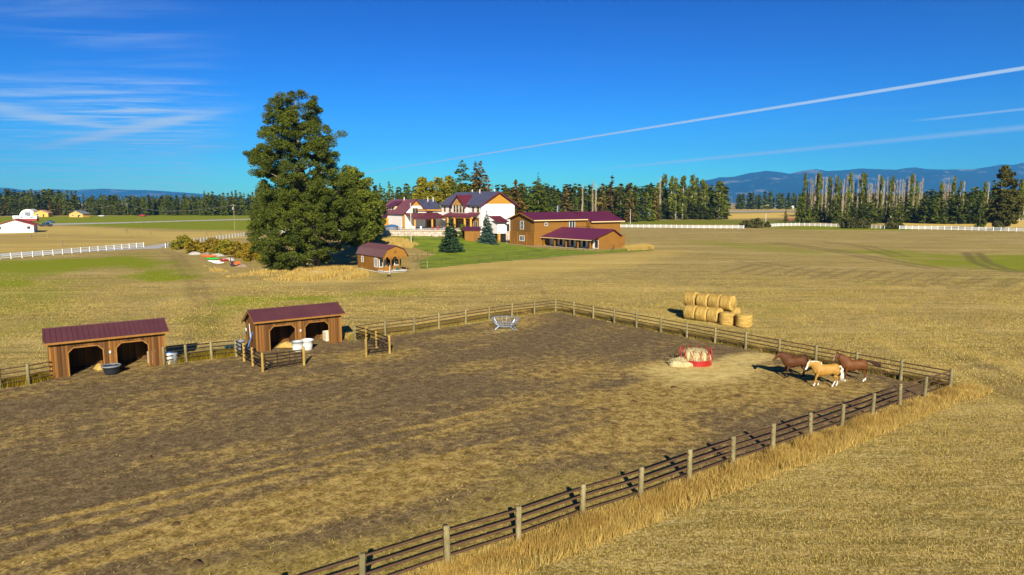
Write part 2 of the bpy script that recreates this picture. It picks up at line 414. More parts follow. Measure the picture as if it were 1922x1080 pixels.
# tyre tracks
def tracks(px, w=.8, amt=.7, twin=1.7):
    P = [Vector(G(*q)[:2]) for q in px]; Q = []
    for i in range(len(P) - 1):
        a, b = P[i], P[i + 1]; n = (b - a).normalized().orthogonal()
        Q.append((a + n * twin / 2, a - n * twin / 2)); Q.append((b + n * twin / 2, b - n * twin / 2))
    m = np.zeros_like(XX)
    for s in (0, 1):
        d = segd(XX, YY, [tuple(q[s]) for q in Q]); m = np.maximum(m, amt * (1 - sst(w * .4, w, d + wob * .8)))
    return m
for t in ([(380, 640), (382, 580), (368, 530), (345, 500), (330, 478), (312, 470)],):
    dark = np.maximum(dark, tracks(t, .7, .45))
dark = np.maximum(dark, tracks([(1825, 475), (1840, 492), (1875, 505), (1922, 512)], 1.2, .7, 2.4))
dark = np.maximum(dark, tracks([(1450, 455), (1560, 470), (1680, 492), (1760, 505)], 1.4, .5, 3))
dark = np.maximum(dark, tracks([(1530, 452), (1620, 462), (1690, 482)], 1.3, .45, 3))
dark = np.maximum(dark, tracks([(1400, 490), (1560, 520), (1760, 530), (1990, 560)], 1.0, .35, 4))
for k in range(9):
    x0 = 1380 + k * 64
    dark = np.maximum(dark, tracks([(x0 + 52, 497 + k * 3.5), (x0 - 8, 513 + k * 4.6)], .7, .5, 3))
dark = np.maximum(dark, tracks([(1770, 672), (1830, 690), (1922, 735), (2050, 790)], .75, .6, 2.4))
pale = np.maximum(pale, .6 * tracks([(1700, 640), (1830, 683), (1930, 728)], 1.4, .6, 5))
for pp, rr in (((1880, 728), 1.0), ((1560, 530), 1.2), ((1230, 545), .9), ((1345, 535), 1.0)):
    q = G(*pp); dark = np.maximum(dark, .6 * (1 - sst(rr * .3, rr, np.hypot(XX - q.x, (YY - q.y) * .7) + wob)))

def ground_mat():
    m = bpy.data.materials.new('field_grass'); m.use_nodes = True; t = m.node_tree; n = t.nodes; l = t.links
    b = n['Principled BSDF']; b.inputs['Roughness'].default_value = .95; b.inputs['Specular IOR Level'].default_value = .1
    tcn = n.new('ShaderNodeTexCoord')
    def noise(sc_, stretch=(1, 1, 1), rot=0, det=6, ro=.62):
        mp_ = n.new('ShaderNodeMapping'); mp_.inputs['Scale'].default_value = stretch; mp_.inputs['Rotation'].default_value = (0, 0, rot)
        l.new(tcn.outputs['Object'], mp_.inputs[0])
        no = n.new('ShaderNodeTexNoise'); no.inputs['Scale'].default_value = sc_; no.inputs['Detail'].default_value = det; no.inputs['Roughness'].default_value = ro
        l.new(mp_.outputs[0], no.inputs['Vector']); return no.outputs[0]
    def mr(x, a, c, o0=0., o1=1.):
        q = n.new('ShaderNodeMapRange'); q.interpolation_type = 'SMOOTHSTEP'; l.new(x, q.inputs[0])
        q.inputs[1].default_value = a; q.inputs[2].default_value = c; q.inputs[3].default_value = o0; q.inputs[4].default_value = o1; return q.outputs[0]
    def mix(f, a, c):
        q = n.new('ShaderNodeMix'); q.data_type = 'RGBA'
        if isinstance(f, float): q.inputs[0].default_value = f
        else: l.new(f, q.inputs[0])
        for i, v in ((6, a), (7, c)):
            if isinstance(v, tuple): q.inputs[i].default_value = (*v, 1)
            else: l.new(v, q.inputs[i])
        return q.outputs[2]
    def mth(op, a, c):
        q = n.new('ShaderNodeMath'); q.operation = op
        for i, v in enumerate((a, c)):
            if isinstance(v, float): q.inputs[i].default_value = v
            else: l.new(v, q.inputs[i])
        return q.outputs[0]
    at = n.new('ShaderNodeAttribute'); at.attribute_name = 'cover'; sp = n.new('ShaderNodeSeparateColor'); l.new(at.outputs['Color'], sp.inputs[0])
    fine = noise(1.9, (1, 1.4, 1), -ANG, 11, .86); mid = noise(.35, (1, 2.6, 1), -ANG - .12, 6); streak_ = noise(.5, (.12, 1.6, 1), -ANG + .55, 5); big = noise(.03, det=4)
    st2 = noise(.9, (.3, 1.4, 1), -ANG, 6, .75); st3 = noise(.16, (.12, 1.3, 1), R(-14), 7, .7); st4 = noise(.07, (.25, 1.4, 1), R(6), 7, .72)
    base = mix(mr(mid, .36, .64), (.270, .184, .040), (.450, .312, .086))
    base = mix(mr(fine, .50, .60, 0, .85), base, (.66, .50, .20))
    base = mix(mr(fine, .49, .39, 0, .85), base, (.085, .062, .010))
    base = mix(mr(streak_, .50, .62, 0, .6), base, (.150, .116, .022))
    base = mix(mr(st2, .50, .66, 0, .4), base, (.66, .50, .20))
    base = mix(mr(st3, .48, .62, 0, .42), base, (.165, .128, .026))
    base = mix(mr(st4, .50, .62, 0, .5), base, (.62, .465, .175))
    base = mix(mr(big, .40, .66, 0, .35), base, (.40, .280, .085))
    g1 = noise(8., (1, 1, 1), 0, 3, .6); g2 = noise(2.6, (1, 1.3, 1), -ANG, 4, .7)
    base = mix(mr(g1, .52, .40, 0, .55), base, (.070, .052, .010))
    base = mix(mr(g1, .55, .66, 0, .5), base, (.70, .55, .26))
    base = mix(mr(g2, .47, .36, 0, .5), base, (.110, .088, .016))
    gr = mix(mr(fine, .3, .7), (.115, .150, .001), (.265, .270, .005))
    gmask = mr(mth('ADD', sp.outputs[0], mth('MULTIPLY', mth('SUBTRACT', mid, .5), .55)),   .10, .72)
    col = mix(gmask, base, gr)
    pl = mix(mr(fine, .3, .7), (.52, .345, .065), (.68, .475, .125))
    col = mix(sp.outputs[2], col, pl)
    dk = mth('MULTIPLY', sp.outputs[1], mr(fine, .2, .65, .55, 1.))
    col = mix(dk, col, (.120, .078, .030))
    l.new(col, b.inputs['Base Color'])
    bp = n.new('ShaderNodeBump'); bp.inputs['Strength'].default_value = .55; bp.inputs['Distance'].default_value = .12
    l.new(mth('ADD', fine, mth('MULTIPLY', streak_, .8)), bp.inputs['Height']); l.new(bp.outputs[0], b.inputs['Normal'])
    return m
gm = fastmesh('ground', np.stack([XX, YY, ZZ], -1).reshape(-1, 3), gf, ground_mat(), True)
def colattr(me, r_, g_, b_):
    a = me.color_attributes.new('cover', 'FLOAT_COLOR', 'POINT')
    a.data.foreach_set('color', np.stack([r_, g_, b_, np.ones_like(r_)], -1).astype(np.float32).ravel())
colattr(gm, green.ravel(), dark.ravel(), pale.ravel())
tag(place(gm, 'ground'), kind='structure', label='mown hay field and pastures reaching to the horizon')

# sheets laid on the terrain, cut to an outline
def sheet(name, poly, step, lift, mat, jit=.3, cover=None, rough=.0, label=None):
    P = np.array(poly); x0, y0 = P.min(0) - step; x1, y1 = P.max(0) + step
    gx = np.arange(x0, x1, step); gy = np.arange(y0, y1, step); X, Y = np.meshgrid(gx, gy)
    jx = (fbm(X * 1.3, Y * 1.3, 3) - .5) * jit * 4
    keepv = polysd(X, Y, [tuple(p) for p in poly]) + jx > 0
    Z = hgt(X, Y) + lift + rough * (fbm(X * 1.1, Y * 1.1, 4) - .5)
    id_ = np.arange(X.size).reshape(X.shape)
    q = np.stack([id_[:-1, :-1], id_[:-1, 1:], id_[1:, 1:], id_[1:, :-1]], -1).reshape(-1, 4)
    k = keepv.ravel()[q].all(1); q = q[k]
    used = np.unique(q); remap = np.zeros(X.size, int); remap[used] = np.arange(len(used))
    vv = np.stack([X, Y, Z], -1).reshape(-1, 3)[used]
    me = fastmesh(name, vv, remap[q], mat, True)
    if cover is not None: colattr(me, *cover(vv[:, 0], vv[:, 1]))
    return tag(place(me, name), kind='structure', label=label)

C1 = Vector((28.16, 43.04, 0)); C2 = Vector((4.84, 75.19, 0))
NF0 = Vector((-2.14, 21.53, 0))                                   # a post on the near fence
nfd = (C1 - NF0).normalized()
paddock_poly = [(28.5, 43.3), (4.9, 75.3), (-13.7, 59.2), (-16.6, 61.2), (-22.4, 57.0), tuple(G(443, 669)[:2]), tuple(G(308, 685)[:2]),
                (-28.0, 53.0), (-33.6, 48.6), tuple(G(60, 722)[:2]), (-62, 24.5), (-70, 0), (-38, -4.2), tuple(NF0[:2])]
paddock_poly = [tuple(p) for p in paddock_poly]
def pd_cover(x, y):
    u = x * UX + y * UY; v = x * UY - y * UX
    s = .28 + .0 * x; p = 0 * x; g = 0 * x
    def blob(px, py, ru, rv, a):
        c = G(px, py); cu = c.x * UX + c.y * UY; cv = c.x * UY - c.y * UX
        return a * np.exp(-(((u - cu) / ru) ** 2 + ((v - cv) / rv) ** 2))
    for b in ((1500, 730, 8, 5, .9), (1300, 730, 10, 7, .85), (1000, 690, 10, 7, .5), (980, 605, 7, 4, .55), (720, 665, 5, 4, .6), (1100, 640, 7, 7, .35), (1250, 800, 9, 3.5, .6),
              (900, 800, 10, 3, .4), (700, 900, 14, 1.6, .55), (300, 770, 6, 3, .4), (420, 960, 20, .45, .95), (300, 930, 16, .35, .9), (150, 985, 14, .3, .8), (700, 820, 16, .4, .7), (560, 860, 12, .6, .45), (1000, 860, 14, 2.2, .6),
              (250, 1040, 14, .5, .6), (650, 760, 4, 1.2, .35), (520, 1000, 10, 1.2, .5)):
        s = np.maximum(s, blob(*b))
    for b in ((1330, 698, 5.5, 3.4, 1.1), (1270, 695, 3.5, 2.6, .95), (1400, 675, 4.5, 2., 1.), (1450, 665, 3.5, 1.2, .7), (940, 622, 2.6, 1.6, .55)): p = np.maximum(p, blob(*b))
    dn = (x - NF0.x) * nfd.y - (y - NF0.y) * nfd.x             # distance inside the near fence (negative inside)
    g = np.maximum(g, .8 * (1 - sst(1.5, 7.5, -dn + 5 * (fbm(x * .2, y * .2) - .5))) * (1 - sst(20, 30, u)))
    db = segd(x, y, [tuple(C2[:2]), (-13.7, 59.)]); g = np.maximum(g, .45 * (1 - sst(.5, 2.5, db)))
    d_dark = blob(1170, 718, 3.5, 1.3, 1.) + blob(850, 740, 9, 3, .6)
    s = s * (1 - .8 * np.clip(d_dark, 0, 1))
    s = np.clip(s + .9 * (fbm(u * .16, v * .38) - .5) * (.35 + s), 0, 1)
    return np.clip(s, 0, 1), np.clip(g, 0, 1), np.clip(p, 0, 1)
def dirt_mat():
    m = bpy.data.materials.new('paddock_dirt'); m.use_nodes = True; t = m.node_tree; n = t.nodes; l = t.links
    b = n['Principled BSDF']; b.inputs['Roughness'].default_value = .97; b.inputs['Specular IOR Level'].default_value = .08
    tcn = n.new('ShaderNodeTexCoord')
    def noise(sc_, stretch=(1, 1, 1), det=6, ro=.65):
        mp_ = n.new('ShaderNodeMapping'); mp_.inputs['Scale'].default_value = stretch; mp_.inputs['Rotation'].default_value = (0, 0, -ANG)
        l.new(tcn.outputs['Object'], mp_.inputs[0])
        no = n.new('ShaderNodeTexNoise'); no.inputs['Scale'].default_value = sc_; no.inputs['Detail'].default_value = det; no.inputs['Roughness'].default_value = ro
        l.new(mp_.outputs[0], no.inputs['Vector']); return no.outputs[0]
    def mr(x, a, c, o0=0., o1=1.):
        q = n.new('ShaderNodeMapRange'); q.interpolation_type = 'SMOOTHSTEP'; l.new(x, q.inputs[0])
        q.inputs[1].default_value = a; q.inputs[2].default_value = c; q.inputs[3].default_value = o0; q.inputs[4].default_value = o1; return q.outputs[0]
    def mix(f, a, c):
        q = n.new('ShaderNodeMix'); q.data_type = 'RGBA'; l.new(f, q.inputs[0])
        for i, v in ((6, a), (7, c)):
            if isinstance(v, tuple): q.inputs[i].default_value = (*v, 1)
            else: l.new(v, q.inputs[i])
        return q.outputs[2]
    def mth(op, a, c):
        q = n.new('ShaderNodeMath'); q.operation = op
        for i, v in enumerate((a, c)):
            if isinstance(v, float): q.inputs[i].default_value = v
            else: l.new(v, q.inputs[i])
        return q.outputs[0]
    at = n.new('ShaderNodeAttribute'); at.attribute_name = 'cover'; sp = n.new('ShaderNodeSeparateColor'); l.new(at.outputs['Color'], sp.inputs[0])
    fine = noise(1.5, det=10, ro=.78); mid = noise(.5, (.8, 1.3, 1)); fleck = noise(3.5, (.8, 1.25, 1), 7, .78); fiber = noise(1.5, (.8, 1.25, 1), 10, .82)
    d = mix(mr(fine, .38, .62), (.108, .070, .031), (.205, .140, .066))
    d = mix(mr(mid, .45, .7, 0, .5), d, (.110, .073, .034))
    sf = mth('ADD', mth('ADD', mth('MULTIPLY', sp.outputs[0], 1.15), mth('MULTIPLY', mth('SUBTRACT', fiber, .5), 1.2)), mth('MULTIPLY', mth('SUBTRACT', fine, .5), .8))
    st = mix(mr(fine, .38, .62), (.190, .115, .022), (.470, .320, .095))
    col = mix(mr(sf, .26, .66, 0, .95), d, st)
    col = mix(mr(fleck, .58, .70, 0, .75), col, (.46, .31, .095))
    gr = mix(mr(fine, .3, .7), (.180, .125, .022), (.430, .310, .085))
    gf_ = mth('ADD', sp.outputs[1], mth('MULTIPLY', mth('SUBTRACT', fiber, .5), 1.2))
    col = mix(mr(gf_, .25, .8, 0, .95), col, gr)
    pf = mth('ADD', sp.outputs[2], mth('MULTIPLY', mth('SUBTRACT', fiber, .5), 1.7))
    g1 = noise(9., (1, 1, 1), 3, .6); g2 = noise(3.2, (1, 1, 1), 4, .7)
    col = mix(mr(g1, .50, .38, 0, .5), col, (.040, .026, .012))
    col = mix(mr(g1, .58, .68, 0, .4), col, (.42, .30, .13))
    col = mix(mr(g2, .46, .34, 0, .55), col, (.060, .038, .018))
    ph = mix(mr(fine, .3, .7), (.36, .255, .075), (.64, .48, .18))
    col = mix(mr(pf, .22, .92), col, ph)
    l.new(col, b.inputs['Base Color'])
    bp = n.new('ShaderNodeBump'); bp.inputs['Strength'].default_value = .5; bp.inputs['Distance'].default_value = .05
    vo = n.new('ShaderNodeTexVoronoi'); vo.feature = 'SMOOTH_F1'; vo.inputs['Scale'].default_value = 2.6; vo.inputs['Randomness'].default_value = 1; l.new(tcn.outputs['Object'], vo.inputs['Vector'])
    l.new(mth('ADD', mth('ADD', fleck, fiber), mth('MULTIPLY', vo.outputs['Distance'], 1.3)), bp.inputs['Height']); l.new(bp.outputs[0], b.inputs['Normal'])
    return m
sheet('paddock', paddock_poly, .34, .035, dirt_mat(), .25, pd_cover, .05, 'bare brown dirt paddock littered with straw')

pmat('lawn', (.105, .150, .002), (.210, .255, .005), .25, detail=8, bump=.4, bscale=6, lo=.35, hi=.65)
sheet('lawn', pxpoly((690, 446), (720, 441), (880, 441), (958, 458), (1000, 465), (1120, 472), (1170, 468), (1240, 470), (1130, 476), (1000, 486), (900, 495), (790, 506), (778, 492), (812, 478), (778, 466), (700, 452)),
      .4, .03, MATS['lawn'], .8, label='bright green lawn below the house and barn')
sheet('road', pxpoly((-300, 424.5), (60, 420.5), (200, 418), (350, 414), (520, 409.5), (520, 411.5), (350, 416), (200, 420.5), (60, 423.5), (-300, 428)), 3, .02, MATS['gravel'], .1, label='pale straight airstrip road between green fields')
sheet('driveway', pxpoly((-200, 494), (-20, 478), (150, 470), (270, 462), (318, 456), (400, 447), (420, 448), (330, 459), (300, 468), (268, 468), (150, 474.5), (0, 482), (-200, 500)), 1.2, .025, MATS['gravel'], .4, label='gravel drive along the white rail fence')
sheet('far_road', pxpoly((1352, 396.5), (1540, 395), (1540, 396.5), (1352, 398.3)), 5, .05, MATS['gravel'], .2, label='far grey road crossing the stubble fields')
sheet('barn_apron', [tuple((Vector((6.2, 190.2, 0)) + U * a + V * b)[:2]) for a, b in ((-1.2, -12), (-1.2, 1.5), (1.4, 1.5), (1.4, 22), (3.2, 22), (3.2, .0), (0, 0), (0, -12))], .5, .05, MATS['concrete'], .05, label='concrete walk along the barn')

# ------------------------------------------------------------------ mountains
def mountain(name, D, prof, depth, seed, label):
    px = np.array([p[0] for p in prof], float); py = np.array([p[1] for p in prof], float)
    k = 420; X0 = (px.min() - 961) / F * D; X1 = (px.max() - 961) / F * D
    gx = np.linspace(X0, X1, k); gy = np.linspace(-depth, depth, 64)
    X, Y = np.meshgrid(gx, gy)
    crest = (380 - np.interp((X / D) * F + 961, px, py)) / F * D
    t = 1 - np.abs(Y) / depth
    rid = fbm(X / 900. + seed, Y / 900. + seed, 6) - .5; spur = np.abs(fbm(X / 1500. + seed * 2, Y / 3000., 5) - .5)
    Zm = crest * np.clip(np.power(np.clip(t, 0, 1), .9) * (1 + .9 * (1 - t) * rid * 2 - 1.3 * spur * (1 - t)), 0, 2) + rid * crest * .10 * t
    Zm = np.where(t <= .001, -30, Zm) + 12
    id_ = np.arange(X.size).reshape(X.shape)
    q = np.stack([id_[:-1, :-1], id_[:-1, 1:], id_[1:, 1:], id_[1:, :-1]], -1).reshape(-1, 4)
    me = fastmesh(name, np.stack([X, Y + D, Zm], -1).reshape(-1, 3), q, MATS['mountain'], True)
    return tag(place(me, name), kind='structure', label=label)
pmat('mountain', (.010, .026, .018), (.17, .15, .12), .0022, rough=1, spec=0, lo=.55, hi=.66, detail=6, bump=0)
mountain('mountains', 14000., [(1180, 384), (1290, 352), (1320, 339), (1345, 333), (1372, 332), (1400, 326), (1430, 322), (1450, 324), (1475, 327), (1500, 321), (1522, 318), (1545, 321), (1590, 317), (1640, 316), (1672, 319), (1705, 314),
          (1722, 318), (1760, 320), (1800, 319), (1825, 317), (1850, 314), (1862, 311), (1890, 312), (1922, 306), (2000, 300), (2150, 312), (2300, 304), (2600, 318), (3000, 340)], 2600., 3.1, 'blue forested mountain range with pale clearings')
mountain('hills', 15500., [(-1200, 350), (-700, 346), (-300, 350), (0, 352), (20, 352), (60, 357), (110, 355), (150, 357), (200, 354), (240, 356), (300, 358), (350, 361), (420, 368), (520, 379), (560, 384)], 2000., 8.4, 'low blue hills on the far horizon')

# ------------------------------------------------------------------ air
hb = MB().span((-21000, -2500, -40), (25000, 19500, 1600))
hzm = bpy.data.materials.new('haze'); hzm.use_nodes = True; hn = hzm.node_tree.nodes; hn.remove(hn['Principled BSDF'])
pv = hn.new('ShaderNodeVolumePrincipled'); pv.inputs['Color'].default_value = (.09, .42, 1.0, 1); pv.inputs['Density'].default_value = 5.4e-5; pv.inputs['Anisotropy'].default_value = 0.0
hzm.node_tree.links.new(pv.outputs[0], hn['Material Output'].inputs['Volume'])
tag(hb.build('haze', hzm), kind='stuff', label='thin blue haze over the valley')

# ------------------------------------------------------------------ fences
def unit_tube(name, mat, n=8):
    me = MB().tube([(0, 0, 0), (1, 0, 0)], 1.0, n).build(name, mat).data
    o = [q for q in bpy.data.objects if q.data == me][0]; bpy.data.objects.remove(o); return me
def mesh_of(mb, name, mat, smooth=False):
    o = mb.build(name, mat, smooth=smooth); me = o.data; bpy.data.objects.remove(o); return me
PIPE = unit_tube('rail', MATS['pipe']); PIPE_D = unit_tube('rail', MATS['pipe_dark'])
BOARD_W = mesh_of(MB().span((0, -.5, -.5), (1, .5, .5)), 'board', MATS['white_paint'])
def post_mesh(mat, r, h, name='post'):
    pr = [(r * 1.02, -.15), (r, .05), (r * .97, h * .5), (r * .95, h - .03), (r * .75, h)]
    return mesh_of(MB().lathe(pr, 9), name, mat, True)
POST = post_mesh(MATS['post_wood'], .115, 1.40); POSTN = post_mesh(MATS['post_new'], .10, 1.45)
PIPEPOST = post_mesh(MATS['pipe'], .045, 1.3)
def bar(me, a, b, r, parent, name='rail', base=Vector((0, 0, 0))):
    a, b = Vector(a) - base, Vector(b) - base; d = b - a
    return place(me, name, parent, a, scale=(d.length, r, r), rot=d.to_track_quat('X', 'Z').to_euler())
def pipe_fence(label, pts, postmesh=POST, zs=(.36, .66, .96, 1.26), group=None, r=.042, ends=(True, True), skip=(), name='pipe_fence', side=-.0, me=None):
    base = Vector(pts[0]); t = thing(name, label, 'fence', base, 0, group)
    for i, p in enumerate(pts):
        if (i == 0 and not ends[0]) or (i == len(pts) - 1 and not ends[1]): continue
        q = Vector(p); s = random.uniform(.96, 1.05)
        place(postmesh, 'post', t, q - base, random.uniform(0, 6), (s, s, s), (random.uniform(-.02, .02), random.uniform(-.02, .02), random.uniform(0, 6)))
    for i in range(len(pts) - 1):
        if i in skip: continue
        a, b = Vector(pts[i]), Vector(pts[i + 1])
        for z in zs:
            dz = Vector((0, 0, z + random.uniform(-.015, .015))); bar(me or PIPE, a + dz, b + dz, r, t, base=base)
    return t
nf = [NF0 - nfd * 3.0 * k for k in (6, 5, 4, 3, 2, 1)] + [Vector(G(*q)[:2]).to_3d() for q in
      ((840, 1063), (973, 1020), (1093, 975), (1202, 940), (1293, 905), (1375, 875), (1450, 850), (1520, 825), (1580, 804), (1637, 783), (1688, 763), (1735, 748), (1783, 733))]
pipe_fence('rusty four-rail pipe fence on round posts fronting the mown stubble field', nf)
nr = 13; rf = [C1.lerp(C2, k / nr) for k in range(nr + 1)]
pipe_fence('four-rail pipe fence between the horses and the stacked hay bales', rf, ends=(False, True))
bk = [C2] + [G(*q) for q in ((1003, 590), (961, 595), (918, 601), (874, 608.5), (824, 616.5), (777, 624.5), (723, 631), (667, 640))]
for p in bk: p.z = 0
pipe_fence('pipe fence behind the silver cradle feeder, running to the shed', bk, ends=(False, True))
bl = [G(667, 640), G(645, 643)]
lf = [G(*q) for q in ((308, 686), (350, 680), (397, 674), (443.5, 669.5))]
pipe_fence('short pipe fence joining the two open horse sheds', lf, me=PIPE_D)
lg = [G(*q) for q in ((97, 713), (53.7, 722), (0, 731), (-60, 741), (-130, 752))]
pipe_fence('pipe fence with weeds behind, beside the shed with the black tub', lg, ends=(False, True))
c1 = [G(*q) for q in ((443.5, 669.5), (458.6, 679.5), (475, 688), (493.6, 699))]
pipe_fence('short pipe fence on yellow posts beside the leaning blue shovel', c1, POSTN, ends=(False, True), me=PIPE_D, r=.048)
c2 = [G(*q) for q in ((667, 640), (687.5, 645.5), (707, 654), (731.5, 664))]
pipe_fence('short pipe fence on yellow posts right of the shed with white tubs', c2, POSTN, ends=(False, True), me=PIPE_D, r=.048)
def gate(a, b, label):
    a, b = Vector(a), Vector(b); t = thing('pipe_gate', label, 'gate', a); d = (b - a); a0 = d * .05; b0 = d * .95
    for z in (.30, .52, .76, 1.0, 1.22): bar(PIPE_D, a0 + Vector((0, 0, z)), b0 + Vector((0, 0, z)), .042, t)
    for k in (.05, .35, .65, .95): bar(PIPE_D, d * k + Vector((0, 0, .28)), d * k + Vector((0, 0, 1.24)), .03, t, 'upright')
    return t
gate(G(493.6, 699), G(571, 687), 'brown tube gate in front of the two white tubs')
place(POSTN, 'gate_post', None, G(571, 687)); tag(bpy.data.objects['gate_post'], 'single yellow post closing the tube gate by the white tubs', 'post')
gate(G(731.5, 664), G(687.5, 670), 'narrow tube gate standing ajar beside the shed by the dung heaps')
gp = place(POSTN, 'gate_post', None, G(687.5, 670)); tag(gp, 'yellow post at the free end of the narrow ajar gate', 'post')

def board_fence(label, pts, h=1.25, step=2.5, zs=(.35, .75, 1.15), pw=.14, bh=.15, group=None, name='white_fence'):
    base = Vector(pts[0]); t = thing(name, label, 'fence', base, 0, group)
    P = [Vector(p) for p in pts]; st = []
    for a, b in zip(P[:-1], P[1:]):
        n = max(1, round((b - a).length / step)); st += [a.lerp(b, k / n) for k in range(n)]
    st.append(P[-1])
    for p in st: p.z = hz(p.x, p.y)
    for p in st: place(BOARD_W, 'post', t, p - base, rot=(0, -math.pi / 2, 0), scale=(h + .06, pw, pw))
    for a, b in zip(st[:-1], st[1:]):
        d = b - a
        for z in zs: place(BOARD_W, 'rail', t, a - base + Vector((0, 0, z)), rot=d.to_track_quat('X', 'Z').to_euler(), scale=(d.length, .045, bh))
    return t
board_fence('white three-rail fence between the green field and the rough gold pasture', [G(*q) for q in ((-160, 501), (-60, 493), (0, 488), (100, 479.5), (200, 470.5), (270, 464.5))], pw=.16, bh=.17)
board_fence('white rail fence climbing behind the golden bushes and the pine', [G(*q) for q in ((311, 466), (330, 462), (400, 451.5), (473, 442), (560, 437), (680, 433))], pw=.16, bh=.17)
board_fence('white fence from the barn to the low bushes by the field gateway', [G(*q) for q in ((1165, 427.5), (1240, 428), (1300, 429), (1396, 429.5))], h=1.5, zs=(.35, .8, 1.25), bh=.17, pw=.2)
board_fence('white fence curving between the gateway bushes and the tall dead poplars', [G(*q) for q in ((1442, 426.5), (1462, 425), (1500, 424.3), (1570, 426), (1660, 430))], h=1.5, zs=(.35, .8, 1.25), bh=.17, pw=.2)
board_fence('white fence below the gold stubble field beside the lone fir', [G(*q) for q in ((1688, 430.5), (1760, 431.5), (1850, 433.5), (1922, 435.5), (2050, 439))], h=1.6, zs=(.35, .85, 1.35), bh=.18, pw=.2)
# dark wire fences round the lawn
def wire_fence(label, pts, step=5, h=1.25):
    P = [Vector(p) for p in pts]; st = []
    for a, b in zip(P[:-1], P[1:]):
        n = max(1, round((b - a).length / step)); st += [a.lerp(b, k / n) for k in range(n)]
    st.append(P[-1])
    for p in st: p.z = hz(p.x, p.y)
    t = thing('wire_fence', label, 'fence', st[0])
    for p in st: place(PIPEPOST, 'post', t, p - st[0])
    for a, b in zip(st[:-1], st[1:]):
        for z in (.35, .8, 1.25): bar(PIPE, a - st[0] + Vector((0, 0, z)), b - st[0] + Vector((0, 0, z)), .022 if z > 1 else .012, t)
wire_fence('thin dark fence along the bottom edge of the lawn', [G(*q) for q in ((790, 503), (900, 492), (1000, 482), (1095, 475))])
wire_fence('thin dark fence crossing the lawn behind the cabin', [G(*q) for q in ((775, 493), (792, 484), (812, 477), (846, 471))])
wire_fence('thin dark fence on the lawn below the terrace wall', [G(*q) for q in ((700, 449), (760, 453), (830, 458), (860, 462))])
wire_fence('small dark pen fence beside the stable wing of the barn', [G(*q) for q in ((1119, 471), (1150, 472), (1152, 468))], 3, 1.4)
rp = thing('rail_fence', 'two-rail pale wooden fence beside the cabin porch', 'fence', G(777, 507))
for q in ((777, 507), (802, 504)): place(POST, 'post', rp, G(*q) - G(777, 507))
for z in (.55, 1.25): bar(unit_tube('rail', MATS['post_wood']), Vector((0, 0, z)), G(802, 504) - G(777, 507) + Vector((0, 0, z)), .06, rp)

